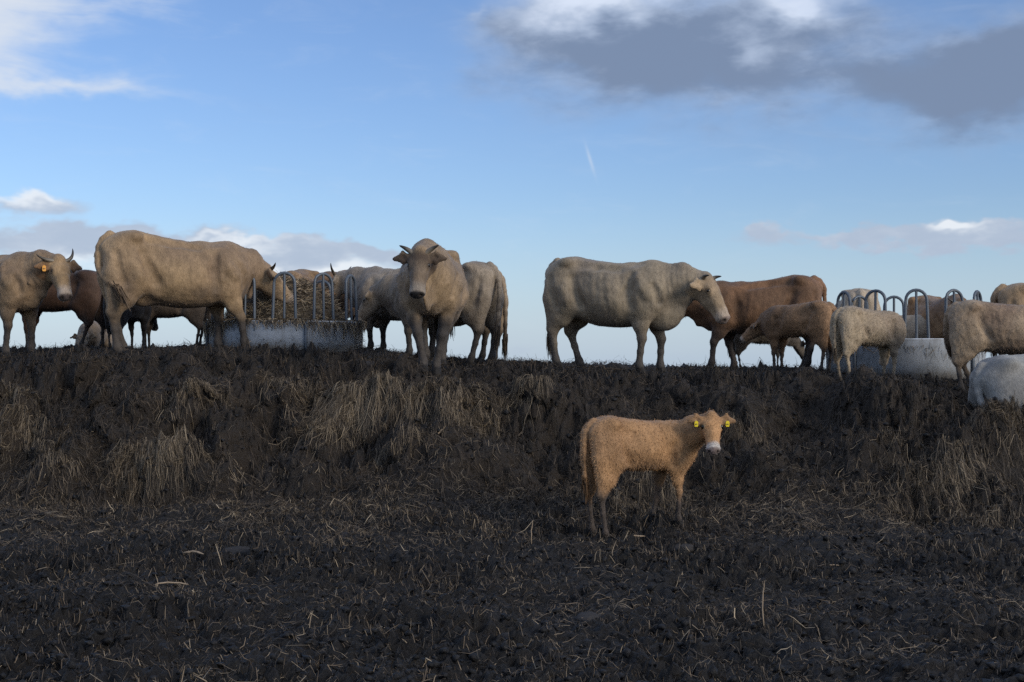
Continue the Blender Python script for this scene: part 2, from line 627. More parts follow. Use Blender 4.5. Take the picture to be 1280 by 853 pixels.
def litter(n, xr, yr, dens, bright, lmin, lmax, wmin, wmax, lift=.03, K=4, tl=.35, lay=0.0):
    x = RS.uniform(*xr, n * 3)
    y = RS.uniform(*yr, n * 3)
    keep = RS.rand(n * 3) < dens(x, y)
    x, y = x[keep][:n], y[keep][:n]
    n = len(x)
    L = RS.uniform(lmin, lmax, n) * (.5 + RS.rand(n) ** 3)
    az = RS.rand(n) * 2 * np.pi
    if lay:
        az = np.where(RS.rand(n) < lay, RS.normal(0, .55, n), az)
    bend = RS.normal(0, .5, n)
    P = np.zeros((n, K, 3))
    for j in range(K):
        s = (j / (K - 1) - .5)
        a = az + bend * s
        P[:, j, 0] = x + np.cos(a) * L * s
        P[:, j, 1] = y + np.sin(a) * L * s
    z0 = fine_h(P[:, :, 0], P[:, :, 1])
    ze = np.stack([z0[:, 0] * (1 - j / (K - 1)) + z0[:, -1] * (j / (K - 1)) for j in range(K)], 1)
    zz = np.maximum(z0, ze * .5 + z0 * .5)
    tilt = RS.normal(0, tl, n)
    zz = zz + .010 + (RS.rand(n) * lift)[:, None] + np.abs(tilt[:, None]) * L[:, None] * (np.arange(K) / (K - 1))[None] * .5
    P[:, :, 2] = zz
    dx, dy = shove(P[:, :, 0], P[:, :, 1])
    P[:, :, 0] += dx
    P[:, :, 1] += dy
    side = np.stack([-np.sin(az), np.cos(az), RS.normal(0, .6, n)], 1)
    side /= np.linalg.norm(side, axis=1)[:, None]
    W = RS.uniform(wmin, wmax, n)
    bc = bright(x, y) if callable(bright) else bright
    return ribbons(P, W, side, straw_cols(n, bc))


def clump_strands(px, py, hw, reach, n, br):
    x0, y0 = hit(px, py)
    n = int(n * (1.8 if br >= 1 else 1.1))
    flow = RS.normal(0, .75)
    arc = RS.normal(0, .6)
    x = x0 + RS.normal(0, hw * .55, n)
    y = y0 + .10 + RS.normal(0, .10, n)
    L = reach * RS.uniform(.15, 1.0, n) * (.6 + .7 * RS.rand(n) ** 2)
    spread = flow * .8 + (x - x0) * .8 / max(hw, .1) + RS.normal(0, .38, n)
    stray = RS.rand(n) < .34
    spread = np.where(stray, RS.normal(0, 1.5, n), spread)
    K = 6
    P = np.zeros((n, K, 3))
    wav = arc + RS.normal(0, .7, n)
    rise = RS.uniform(.0, .10, n) * RS.rand(n)
    cx, cy = x.copy(), y.copy()
    cz = None
    for j in range(K):
        t = j / (K - 1)
        if j:
            a = spread + wav * t
            d = L / (K - 1)
            cx = cx + np.sin(a) * d * .8
            cy = cy - np.cos(a) * d * .75
        g = fine_h(cx, cy)
        lift = .012 + rise * np.sin(np.pi * min(1, t * 1.15 + .1)) + RS.rand(n) * .015
        z = g + lift
        if cz is not None:
            z = np.minimum(z, cz + .01)           # strands fall, never climb again
            z = np.maximum(z, g + .008)
        cz = z
        P[:, j] = np.stack([cx, cy, z], 1)
    dx, dy = shove(P[:, :, 0], P[:, :, 1])
    P[:, :, 0] += dx
    P[:, :, 1] += dy
    side = np.stack([np.cos(spread), np.sin(spread), RS.normal(0, .5, n)], 1)
    side /= np.linalg.norm(side, axis=1)[:, None]
    W = RS.uniform(.0016, .0040, n)
    cl = straw_cols(n, .30 + .75 * br)
    return ribbons(P, W, side, cl * .65 + cl.mean(0) * .35)


def join(parts):
    V, Q, C = [], [], []
    o = 0
    for v, q, c in parts:
        V.append(v)
        Q.append(q + o)
        C.append(c)
        o += len(v)
    return np.concatenate(V), np.concatenate(Q), np.concatenate(C)


def dens_face(x, y):
    r = sstep(2.7, 4.6, x)
    c = (14.9 - 1.3 * r)
    d = np.exp(-((y - c) / 1.3) ** 2) * sstep(16.7, 15.9, y)
    patch = sstep(-.35, .55, perlin(x * .8, y * 1.0, 61))
    cut = 1 - .75 * np.exp(-((x - 3.1) / .7) ** 2 - ((y - 14.9) / 1.3) ** 2)
    return np.clip((d * .9 + .10) * (.12 + .88 * patch) * cut, 0, 1)


def dens_near(x, y):
    patch = sstep(.0, .6, perlin(x * 1.1, y * 1.4, 62))
    return np.clip(.10 + .9 * patch * (.35 + .65 * sstep(9.5, 12.5, y)), 0, 1)


def dens_top(x, y):
    return .2 + .8 * sstep(-.1, .5, perlin(x * 1.2, y * 1.2, 64))


def bright_patch(x, y):
    return .18 + .60 * sstep(-.05, .6, perlin(x * .7, y * .8, 65))


def build_straw():
    parts = [clump_strands(*c) for c in CLUMPS]
    parts.append(litter(34000, (-7.2, 7.2), (12.4, 17.2), dens_face, bright_patch, .05, .22, .0022, .005, .03, 4, .2, .55))
    parts.append(litter(24000, (-6.2, 6.2), (11.2, 15.2), lambda x, y: np.exp(-((y - 13.3 + .5 * perlin(x * .6, y * 0, 66)) / .85) ** 2) * (.25 + .75 * sstep(-.3, .3, perlin(x * 1.2, y * 1.5, 67))), .98, .03, .15, .0018, .004, .02, 3, .25, .5))
    parts.append(litter(26000, (-5.4, 5.4), (6.7, 13.6), dens_near, .82, .03, .13, .0018, .0042, .02))
    parts.append(litter(1500, (-5.0, 5.0), (6.8, 13.6), dens_near, 1.1, .06, .20, .003, .006, .04))
    parts.append(litter(9000, (-7.4, 7.4), (16.2, 20.5), dens_top, .4, .05, .22, .003, .006, .03))
    parts.append(litter(46000, (-7.2, 7.2), (12.2, 17.4), lambda x, y: .25 + .75 * dens_face(x, y), .33, .03, .12, .0025, .006, .03, 3, .35, .3))
    parts.append(litter(42000, (-5.4, 5.4), (6.7, 13.6), lambda x, y: .35 + .65 * dens_near(x, y), .62, .02, .08, .002, .0045, .02, 3, .6))
    parts.append(litter(9000, (-7.4, 7.4), (16.2, 19.5), lambda x, y: .6 + 0 * x, .25, .03, .10, .003, .006, .03, 3, 1.2))
    V, Q, C = join(parts)
    o = np_mesh('straw_litter', V, Q, M_STRAW, col=C)
    tag(o, 'loose straw strands matted over the muddy mound', 'straw', kind='stuff')


build_straw()


def build_clods():
    ico = bpy.data.meshes.new('tmp')
    import bmesh
    bm = bmesh.new()
    bmesh.ops.create_icosphere(bm, subdivisions=1, radius=1)
    bv = np.array([v.co[:] for v in bm.verts])
    bf = np.array([[v.index for v in f.verts] for f in bm.faces])
    bm.free()
    bpy.data.meshes.remove(ico)
    n = 20000
    y = 6.7 + (RS.rand(n) ** 1.25) * 11.8
    x = RS.uniform(-.40, .40, n) * (y + 1.0)
    patch = sstep(-.4, .4, perlin(x * .9, y * .9, 71))
    keep = RS.rand(n) < .35 + .65 * patch
    x, y = x[keep], y[keep]
    n = len(x)
    s = .007 + .022 * RS.rand(n) ** 2.5
    J = 1 + RS.normal(0, .34, (n, len(bv), 1))
    sc = RS.uniform(.7, 1.35, (n, 1, 3)) * np.array([1, 1, .75])
    V = bv[None] * J * sc * s[:, None, None]
    a = RS.rand(n) * 6.28
    ca, sa = np.cos(a)[:, None], np.sin(a)[:, None]
    V = np.stack([V[..., 0] * ca - V[..., 1] * sa, V[..., 0] * sa + V[..., 1] * ca, V[..., 2]], -1)
    dx, dy = shove(x, y)
    V += np.stack([x + dx, y + dy, fine_h(x, y) + s * .35], -1)[:, None]
    F = (bf[None] + (np.arange(n) * len(bv))[:, None, None]).reshape(-1, 3)
    c = np.array([.009, .009, .010]) * RS.uniform(.5, 1.7, (n, 1)) * np.array([1, .98, .96])
    C = np.repeat(c, len(bv), axis=0)
    o = np_mesh('mud_clods', V.reshape(-1, 3), F, M_CLOD, col=C, smooth=False)
    tag(o, 'small dark mud clods scattered over the trampled ground', 'mud clods', kind='stuff')


build_clods()

# ------------------------------------------------------------------ cattle: one implicit surface per animal
class Field:
    def __init__(self, lo, hi, res):
        self.lo = np.array(lo, float)
        self.res = res
        self.n = np.ceil((np.array(hi) - self.lo) / res).astype(int) + 1
        self.F = np.full(self.n, .5, np.float32)

    def box(self, lo, hi):
        i0 = np.clip(np.floor((np.array(lo) - self.lo) / self.res).astype(int), 0, self.n - 1)
        i1 = np.clip(np.ceil((np.array(hi) - self.lo) / self.res).astype(int) + 1, 1, self.n)
        sl = tuple(slice(a, b) for a, b in zip(i0, i1))
        ax = [(self.lo[d] + self.res * np.arange(i0[d], i1[d])).astype(np.float32) for d in range(3)]
        X, Y, Z = np.meshgrid(*ax, indexing='ij', sparse=True)
        return sl, X, Y, Z

    def add(self, sl, f, k):
        a = self.F[sl]
        h = np.maximum(k - np.abs(a - f), 0) / k
        self.F[sl] = np.minimum(a, f) - h * h * k * .25

    def sub(self, sl, f, k):
        a = self.F[sl]
        f = -f
        h = np.maximum(k - np.abs(a - f), 0) / k
        self.F[sl] = np.maximum(a, f) + h * h * k * .25

    def ell(self, c, r, k=.06, rot=0.0, sub=False):
        """ellipsoid; rot turns it about the lateral axis"""
        c = np.array(c, float)
        r = np.array(r, float)
        m = r.max() + k + .02
        sl, X, Y, Z = self.box(c - m, c + m)
        dx, dy, dz = X - c[0], Y - c[1], Z - c[2]
        if rot:
            ca, sa = math.cos(rot), math.sin(rot)
            dx, dz = dx * ca + dz * sa, -dx * sa + dz * ca
        q = np.sqrt((dx / r[0]) ** 2 + (dy / r[1]) ** 2 + (dz / r[2]) ** 2)
        f = ((q - 1) * r.min()).astype(np.float32)
        (self.sub if sub else self.add)(sl, f, k)

    def sweep(self, pts, A, B, S=(0, 1, 0), k=.05, kk=None, sub=False):
        """elliptic tube along pts; A radii along S, B radii across"""
        pts = [np.array(p, float) for p in pts]
        for i in range(len(pts) - 1):
            p, q = pts[i], pts[i + 1]
            m = max(A[i], A[i + 1], B[i], B[i + 1]) + k + .02
            sl, X, Y, Z = self.box(np.minimum(p, q) - m, np.maximum(p, q) + m)
            d = q - p
            L = np.linalg.norm(d)
            T = d / L
            s = np.array(S, float)
            s = s - T * s.dot(T)
            s /= np.linalg.norm(s)
            u = np.cross(T, s)
            dx, dy, dz = X - p[0], Y - p[1], Z - p[2]
            w = dx * T[0] + dy * T[1] + dz * T[2]
            t = np.clip(w / L, 0, 1)
            a = A[i] + (A[i + 1] - A[i]) * t
            b = B[i] + (B[i + 1] - B[i]) * t
            ds = dx * s[0] + dy * s[1] + dz * s[2]
            du = dx * u[0] + dy * u[1] + dz * u[2]
            dw = w - t * L
            mn = np.minimum(a, b)
            f = ((np.sqrt((ds / a) ** 2 + (du / b) ** 2 + (dw / mn) ** 2) - 1) * mn).astype(np.float32)
            (self.sub if sub else self.add)(sl, f, k)

    def surf(self, x, z, e):
        """outermost lateral surface point at (x, z) on side e"""
        i, k = (np.clip(int(round((v - self.lo[d]) / self.res)), 0, self.n[d] - 1) for v, d in ((x, 0), (z, 2)))
        js = np.nonzero(self.F[i, :, k] < 0)[0]
        if len(js) == 0:
            return np.array([x, 0, z])
        return np.array([x, self.lo[1] + self.res * (js[-1] if e > 0 else js[0]), z])

    def groove(self, pts, r, k):
        for e in (-1, 1):
            P = [self.surf(x, z, e) + np.array([0, e * r * .55, 0]) for x, z in pts]
            self.sweep(P, [r] * len(P), [r] * len(P), S=(0, 1, .01), k=k, sub=True)

    def ridge(self, pts, r, k):
        for e in (-1, 1):
            P = [self.surf(x, z, e) - np.array([0, e * r * .45, 0]) for x, z in pts]
            self.sweep(P, [r] * len(P), [r] * len(P), S=(0, 1, .01), k=k)

    def torso(self, tab, k=.05):
        tab = np.array(tab)
        sl, X, Y, Z = self.box((tab[0, 0] - .02, -.6, tab[:, 2].min() - .1), (tab[-1, 0] + .02, .6, tab[:, 1].max() + .1))
        xs = X.ravel()
        xc = np.clip(xs, tab[0, 0], tab[-1, 0])
        prof = [pchip(tab[:, 0], tab[:, j], xc).astype(np.float32).reshape(-1, 1, 1) for j in (1, 2, 3)]
        top, bot, w = prof
        zc = bot + (top - bot) * .46
        hu, hd = top - zc, zc - bot
        dz = Z - zc
        h = np.where(dz > 0, hu, hd)
        v = dz / h
        ww = w * (1 - .10 * np.clip(v, 0, 1) - .04 * np.clip(-v, 0, 1))
        p = 2.25
        q = ((np.abs(Y) / ww) ** p + np.abs(v) ** p) ** (1 / p)
        f = (q - 1) * np.minimum(w, h) * .9
        end = np.maximum(np.maximum(tab[0, 0] - xs, xs - tab[-1, 0]), 0).reshape(-1, 1, 1)
        self.add(sl, (f + end).astype(np.float32), k)

    def mesh(self):
        F = self.F
        n = self.n
        ins = F < 0
        cs = ins[:-1, :-1, :-1].astype(np.int8)
        tot = np.zeros(n - 1, np.int8)
        for a in (0, 1):
            for b in (0, 1):
                for c in (0, 1):
                    tot += ins[a:n[0] - 1 + a, b:n[1] - 1 + b, c:n[2] - 1 + c]
        act = (tot > 0) & (tot < 8)
        ci = np.argwhere(act)
        vid = np.full(n - 1, -1, np.int32)
        vid[act] = np.arange(len(ci))
        acc = np.zeros((len(ci), 3))
        cnt = np.zeros(len(ci))
        corners = [(a, b, c) for a in (0, 1) for b in (0, 1) for c in (0, 1)]
        val = {k: F[ci[:, 0] + k[0], ci[:, 1] + k[1], ci[:, 2] + k[2]] for k in corners}
        for k in corners:
            for d in range(3):
                if k[d] == 0:
                    k2 = tuple(1 if i == d else k[i] for i in range(3))
                    a, b = val[k], val[k2]
                    cr = (a < 0) != (b < 0)
                    t = np.where(cr, a / np.where(cr, a - b, 1), 0)
                    pnt = np.tile(np.array(k, float), (len(ci), 1))
                    pnt[:, d] += t
                    acc += pnt * cr[:, None]
                    cnt += cr
        V = self.lo + (ci + acc / cnt[:, None]) * self.res
        quads = []
        for d in range(3):
            e = [(1, 2), (2, 0), (0, 1)][d]
            sl0 = [slice(1, -1)] * 3
            sl0[d] = slice(0, -1)
            sl1 = list(sl0)
            sl1[d] = slice(1, None)
            a, b = ins[tuple(sl0)], ins[tuple(sl1)]
            idx = np.argwhere(a != b)
            off = np.array([1, 1, 1])
            off[d] = 0
            idx = idx + off
            flip = ins[idx[:, 0], idx[:, 1], idx[:, 2]]
            o1 = np.zeros(3, int)
            o1[e[0]] = 1
            o2 = np.zeros(3, int)
            o2[e[1]] = 1
            c = [idx - o1 - o2, idx - o2, idx, idx - o1]
            q = np.stack([vid[x[:, 0], x[:, 1], x[:, 2]] for x in c], 1)
            q[~flip] = q[~flip][:, ::-1]
            quads.append(q)
        Q = np.concatenate(quads)
        Q = Q[(Q >= 0).all(1)]
        return V, Q


def pchip(x, y, q):
    h = np.diff(x)
    d = np.diff(y) / h
    m = np.zeros_like(y)
    m[1:-1] = np.where(d[:-1] * d[1:] > 0, 2 * d[:-1] * d[1:] / np.where(d[:-1] + d[1:] == 0, 1, d[:-1] + d[1:]), 0)
    m[0], m[-1] = d[0], d[-1]
    i = np.clip(np.searchsorted(x, q) - 1, 0, len(x) - 2)
    t = (q - x[i]) / h[i]
    t2, t3 = t * t, t * t * t
    return (2 * t3 - 3 * t2 + 1) * y[i] + (t3 - 2 * t2 + t) * h[i] * m[i] + (-2 * t3 + 3 * t2) * y[i + 1] + (t3 - t2) * h[i] * m[i + 1]


ADULT = [  # x, top, bottom, half width
    (-.80, 1.16, 1.00, .05), (-.775, 1.24, .90, .14), (-.70, 1.325, .80, .215), (-.58, 1.385, .74, .255), (-.46, 1.405, .67, .28), (-.30, 1.38, .595, .315), (-.10, 1.36, .545, .36),
    (.10, 1.35, .53, .38), (.30, 1.345, .545, .35), (.46, 1.335, .58, .30), (.60, 1.29, .63, .25), (.70, 1.22, .70, .20), (.77, 1.12, .80, .12), (.79, 1.03, .92, .05)]
YOUNG = [
    (-.80, 1.19, 1.04, .05), (-.775, 1.27, .94, .14), (-.70, 1.345, .85, .20), (-.58, 1.39, .80, .235), (-.46, 1.41, .775, .25), (-.30, 1.395, .735, .26), (-.10, 1.375, .70, .285),
    (.10, 1.365, .69, .295), (.30, 1.365, .695, .28), (.46, 1.375, .71, .25), (.60, 1.335, .73, .22), (.70, 1.26, .77, .18), (.77, 1.16, .85, .11), (.79, 1.06, .95, .05)]


def wob3(P, sc, seed):
    r = np.random.RandomState(seed)
    s = 0
    for i in range(7):
        d = r.normal(0, 1, 3) * sc
        s = s + np.sin(P @ d + r.rand() * 6.28 + 1.3 * np.sin(P @ (r.normal(0, 1, 3) * sc) + r.rand() * 6))
    return s / 4.0


def lerp_col(C, tgt, f):
    return C + (np.array(tgt) - C) * np.clip(f, 0, 1)[:, None]


def tube(pts, rad, nseg=10, flat=None):
    pts = np.array(pts, float)
    k = len(pts)
    V = []
    ref = np.array([0.3, 0.1, .95])
    for i in range(k):
        T = pts[min(i + 1, k - 1)] - pts[max(i - 1, 0)]
        T = T / np.linalg.norm(T)
        s = np.cross(T, ref)
        s /= np.linalg.norm(s)
        u = np.cross(s, T)
        for j in range(nseg):
            a = 2 * math.pi * j / nseg
            V.append(pts[i] + rad[i] * (math.cos(a) * s + math.sin(a) * u))
    V = np.array(V)
    Q = []
    for i in range(k - 1):
        for j in range(nseg):
            j2 = (j + 1) % nseg
            Q.append((i * nseg + j, i * nseg + j2, (i + 1) * nseg + j2, (i + 1) * nseg + j))
    return V, np.array(Q)


def bez(p0, p1, p2, p3, n):
    t = np.linspace(0, 1, n)[:, None]
    p0, p1, p2, p3 = map(lambda p: np.array(p, float), (p0, p1, p2, p3))
    return (1 - t) ** 3 * p0 + 3 * (1 - t) ** 2 * t * p1 + 3 * (1 - t) * t * t * p2 + t ** 3 * p3


HERD = []


def cow(name, label, px, D, th, sc=1.0, young=False, coat=(.30, .225, .15), coat2=None, neck=(4, 0), head=(-50, 0), horns=None, feet=None,
        tail=None, bull=False, lying=False, mud=.42, hair=.012, nhair=4500, res=.022, tags=(), muzzle=(.42, .34, .27), nose=(.09, .07, .065),
        group=None, cat='cow', headsc=1.0, neckl=1.0, dz=0.0, wool=0.0, legl=1.0, face=None, earcol=None, seed=1, lenx=1.0, fat=1.0, eyering=0.0, udder=False, poll=None, brisket=0, earu=0.0, facel=1.0, crown=None, eyes=1.0, tilt=0.0):
    th = R(th)
    ox, oy = (px - 640) / FPX * D, D
    ct, st = math.cos(th), math.sin(th)
    oz = float(coarse_h(np.array([ox]), np.array([oy]))[0]) + dz
    root = bpy.data.objects.new(name, None)
    root.empty_display_size = .3
    link(root)
    root.location = (ox, oy, oz)
    root.rotation_euler = (0, -tilt, th)
    tag(root, label, cat, group)
    rng = np.random.RandomState(seed * 17 + 5)
    s = sc

    tab = np.array(YOUNG if young else ADULT, float)
    low = -.56 if lying else 0.0
    lg = (legl - 1) * .6
    tab[:, 1:3] += lg
    tab[:, 1] -= (.04 if young else .085) * np.clip(tab[:, 0] + .45, 0, 2)
    tab[:, 0] *= lenx
    tab[:, 3] *= fat
    cz = (tab[:, 1] + tab[:, 2]) / 2
    if fat != 1:
        tab[:, 2] = tab[:, 1] - (tab[:, 1] - tab[:, 2]) * (1 + (fat - 1) * .5)
    tab[:, 1:3] += low
    if lying:
        tab[:, 2] = np.maximum(tab[:, 2], -.02)
        tab[:, 3] *= 1.12
    up = lg + low
    lx = lenx
    # --- neck and head frame
    hs = headsc
    N0 = np.array([.58 * lx, 0, 1.055 + up])
    np_, ny_ = R(neck[0]), R(neck[1])
    nl = .58 * neckl
    O = N0 + nl * np.array([math.cos(np_) * math.cos(ny_), math.cos(np_) * math.sin(ny_), math.sin(np_)])
    if poll is not None:
        O = np.array(poll, float)
    hp, hy = R(head[0]), R(head[1])
    hf = np.array([math.cos(hp) * math.cos(hy), math.cos(hp) * math.sin(hy), math.sin(hp)])
    hsd = np.array([-math.sin(hy), math.cos(hy), 0.0])
    hu = np.cross(hf, hsd)

    en = hu * .85 + hf * .35
    en /= np.linalg.norm(en)

    def HD(f, sd, u):
        return O + hs * (hf * f * (facel if f > .1 else 1) + hsd * sd + hu * u)
    wid = (tab[:, 3].max() + .12)
    lo = np.minimum(np.array([-1.0 * lx - .05, -wid - .1, -.12]), np.minimum(O, HD(.5, 0, 0)) - .34)
    hi = np.maximum(np.array([.95 * lx, wid + .1, tab[:, 1].max() + .12]), np.maximum(O, HD(.5, 0, 0)) + .34)
    lo[2] = min(lo[2], -.14)
    F = Field(lo, hi, res / s)
    F.torso(tab)
    w30 = np.interp(-.3, tab[:, 0], tab[:, 3])
    yw = .82 if young else 1.0
    mus = 1.18 if bull else 1.0
    Zt = lambda z: z + up
    for e in (-1, 1):
        # hips, pins, thigh, shoulder, rib hollow
        F.ell((-.47 * lx, e * .245 * yw * fat, Zt(1.305)), (.08, .06, .055), .06)
        F.ell((-.755 * lx, e * .105 * yw, Zt(1.19)), (.06, .05, .08), .08)
        F.ell((-.60 * lx, e * .185 * yw, Zt(1.0)), (.19, .125 * yw * mus, .33), .10, rot=-.15)
        F.ell((.48 * lx, e * .215 * yw, Zt(.93)), (.15 * mus, .090 * mus, .27), .08, rot=.22)
        F.ell((.61 * lx, e * .17 * yw, Zt(.92)), (.12, .09, .15), .09)
        F.ell((-.33 * lx, e * (w30 + .055), Zt(1.20)), (.15, .10, .13), .10, sub=True)
        F.ell((.27 * lx, e * (tab[:, 3].max() + .090), Zt(1.0)), (.05, .10, .30), .11, sub=True, rot=.2)
        F.sweep([(-.40 * lx, e * .20 * yw, Zt(.86)), (-.22 * lx, e * .20 * yw, Zt(.70 if not young else .80))], [.03, .03], [.06, .05], k=.08)
    F.ell((.60 * lx, 0, Zt(.74 if not young else .84)), (.17, .13 * yw, .15), .10)
    F.ell((-.84 * lx, 0, Zt(.92)), (.10, .035, .26), .10, sub=True)
    if brisket:
        F.ell((.68 * lx, 0, Zt(.66)), (.21, .10, .17 * brisket), .09)
    if bull:
        F.ell((.44, 0, 1.22), (.26, .12, .10), .14)
        F.ell((.68, 0, .98), (.15, .20, .28), .12)
    if udder:
        F.ell((-.38, 0, .66), (.17, .13, .13), .08)
    # --- neck
    mid = (N0 + O) / 2 + np.array([0, 0, .02])
    nb = O + hs * (-hf * .0 - hu * .07)
    nS = np.cross(np.array([0, 0, 1.0]), (O - N0) * np.array([1, 1, 0]))
    nS /= max(1e-6, np.linalg.norm(nS))
    bk = 1.12 if bull else 1.0
    F.sweep([(.40 * lx, 0, Zt(.99)), N0 + (0, 0, -.02), mid + (0, 0, -.03), nb], [.21 * yw * bk, .175 * yw * bk, .13 * bk * (.85 if young else 1), .090 * hs], [.215 * (.85 if young else 1), .23 * bk * (.8 if young else 1), .20 * bk * (.8 if young else 1), .118 * hs], S=nS, k=.13)
    if not lying and not young:
        t3 = float(np.interp(.28, tab[:, 0], tab[:, 1]))
        F.sweep([(.26 * lx, 0, t3 - .10), (N0 * .5 + np.array([.40 * lx, 0, t3]) * .5) * np.array([1, 1, 0]) + np.array([0, 0, (t3 - .10) * .6 + (O[2] + .0) * .4]), O + hs * (-hu * .07) + np.array([0, 0, .02])], [.07, .065, .06 * hs], [.08, .085, .075 * hs], S=nS, k=.13)
    # --- dewlap
    thr = nb + (N0 - nb) * .30 + np.array([0, 0, -.12 * hs])
    dwx = .17 if bull else 0
    dl = .5 if young else (1.5 if bull else 1.0)
    F.sweep([thr, (thr + np.array([.62 * lx + dwx, 0, Zt(.78)])) / 2 + np.array([.02 + dwx * .5, 0, -.03 * dl]), (.66 * lx + dwx, 0, Zt(.74 + .12 * (young)))], [.03, .034, .05], [.05, .10 * dl, .11 * dl], S=nS if abs(ny_) < .7 else (0, 1, 0), k=.07)
    # --- head
    F.sweep([HD(.0, 0, -.045), HD(.11, 0, -.05), HD(.25, 0, -.062), HD(.38, 0, -.075), HD(.455, 0, -.082)], [hs * v for v in (.092, .116, .090, .078, .083)], [hs * v for v in (.078, .108, .100, .082, .074)], S=hsd, k=.03 * hs)
    F.sweep([HD(.07, 0, -.165), HD(.24, 0, -.15), HD(.43, 0, -.128)], [hs * .062, hs * .05, hs * .052], [hs * .07, hs * .048, hs * .032], S=hsd, k=.04 * hs)
    for e in (-1, 1):
        F.sweep([HD(.36, e * .075, -.118), HD(.50, e * .05, -.122)], [hs * .012] * 2, [hs * .010] * 2, S=hsd, k=.02 * hs, sub=True)
    for e in (-1, 1):
        F.sweep([HD(.06, e * .06, -.10), HD(.20, e * .05, -.12)], [hs * .035, hs * .028], [hs * .085, hs * .05], S=hsd, k=.05 * hs)
        F.sweep([HD(.10, e * .085, -.005), HD(.17, e * .088, -.022)], [hs * .026] * 2, [hs * .028] * 2, S=hsd, k=.035 * hs)
        F.ell(HD(.455, e * .022, -.095), [hs * .055, hs * .055, hs * .06], .03 * hs)
        F.ell(HD(.47, e * .04, -.07), [hs * .035] * 3, .025 * hs)
        F.ell(HD(.505, e * .043, -.066), [hs * .014] * 3, .012 * hs, sub=True)
        eb, em, et = HD(.025, e * .085, -.025 + earu * .3), HD(.025, e * .18, -.04 + earu * .7), HD(.03, e * .285, -.075 + earu)
        F.sweep([eb, em, et], [hs * .03, hs * .022, hs * .016], [hs * .036, hs * .068, hs * .026], S=en, k=.03 * hs)
        F.ell(em + en * .034 * hs, [hs * .03] * 3, .02 * hs, sub=True)
    F.ell(HD(-.025, 0, .0), [hs * .065] * 3, .05 * hs)

    # --- legs
    feet = feet or {}

    def ground_at(lx_, ly_):
        wx = ox + s * (lx_ * ct - ly_ * st)
        wy = oy + s * (lx_ * st + ly_ * ct)
        return (float(coarse_h(np.array([wx]), np.array([wy]))[0]) - oz) / s - .015
    y4 = .17 * (.8 if young else 1.0) * (1.15 if bull else 1)
    t4 = .78 if young else (1.12 if bull else 1.0)
    hoof_pts = []
    if not lying:
        for key, e in (('hl', 1), ('hr', -1)):
            fx, fy = feet.get(key, (0, 0))
            X, Y = -.60 * lx + fx, e * y4 + fy
            g = ground_at(X + .04, Y)
            hx = -.67 * lx + fx * .55
            hk = (hx, e * y4 * 1.02 + fy * .6, .50 * legl + g * .7)
            stf = (-.44 * lx + fx * .30, e * y4 * 1.25, .80 * legl + .02)
            fet = (X - .005, Y, .145 + g)
            F.sweep([(-.58 * lx, e * y4 * 1.05, Zt(1.02)), stf], [.11 * t4, .10 * t4], [.18 * t4, .135 * t4], k=.10)
            F.sweep([stf, (np.array(stf) * .45 + np.array(hk) * .55), hk], [.10 * t4, .070 * t4, .045 * t4], [.15 * t4, .112 * t4, .066 * t4], k=.07)
            F.sweep([(-.66 * lx + fx * .2, e * y4 * 1.1, .86 * legl), hk], [.09 * t4, .038 * t4], [.12 * t4, .048], k=.08)
            F.sweep([hk, (np.array(hk) + np.array(fet)) / 2, fet], [.043 * t4, .031 * t4, .038 * t4], [.062 * t4, .040 * t4, .045 * t4], k=.03)
            F.sweep([fet, (X + .035, Y, .045 + g), (X + .05, Y, .0 + g)], [.044 * t4, .044 * t4, .056 * t4], [.05 * t4, .055 * t4, .066 * t4], k=.025)
            hoof_pts.append((X + .045, Y, g))
        for key, e in (('fl', 1), ('fr', -1)):
            fx, fy = feet.get(key, (0, 0))
            X, Y = .47 * lx + fx, e * y4 * .95 + fy
            g = ground_at(X + .03, Y)
            elb = (.44 * lx + fx * .15, e * y4 * 1.15, Zt(.76))
            kn = (.49 * lx + fx * .62 + (.03 if fx > .05 else 0), e * y4 * 1.02 + fy * .6, .42 * legl + g * .6)
            fet = (X, Y, .14 + g)
            F.sweep([(.54 * lx, e * y4 * 1.1, Zt(.98)), elb], [.10 * t4, .09 * t4], [.145 * t4, .14 * t4], k=.09)
            F.sweep([elb, (np.array(elb) * .4 + np.array(kn) * .6), kn], [.085 * t4, .060 * t4, .048 * t4], [.135 * t4, .084 * t4, .056 * t4], k=.06)
            F.sweep([kn, (np.array(kn) + np.array(fet)) / 2, fet], [.048 * t4, .033 * t4, .039 * t4], [.053 * t4, .037 * t4, .043 * t4], k=.03)
            F.sweep([fet, (X + .03, Y, .045 + g), (X + .045, Y, .0 + g)], [.044 * t4, .044 * t4, .056 * t4], [.05 * t4, .054 * t4, .064 * t4], k=.025)
            hoof_pts.append((X + .04, Y, g))
    else:
        for e in (-1, 1):
            F.ell((-.50, e * .30, .28), (.30, .13, .27), .10, rot=-.2)
            F.sweep([(-.28, e * .36, .16), (-.60, e * .40, .09), (-.25, e * .44, .05)], [.09, .06, .045], [.11, .06, .045], k=.05)
            F.sweep([(.52, e * .24, .30), (.72, e * .24, .12), (.50, e * .26, .05)], [.09, .065, .05], [.11, .065, .05], k=.05)
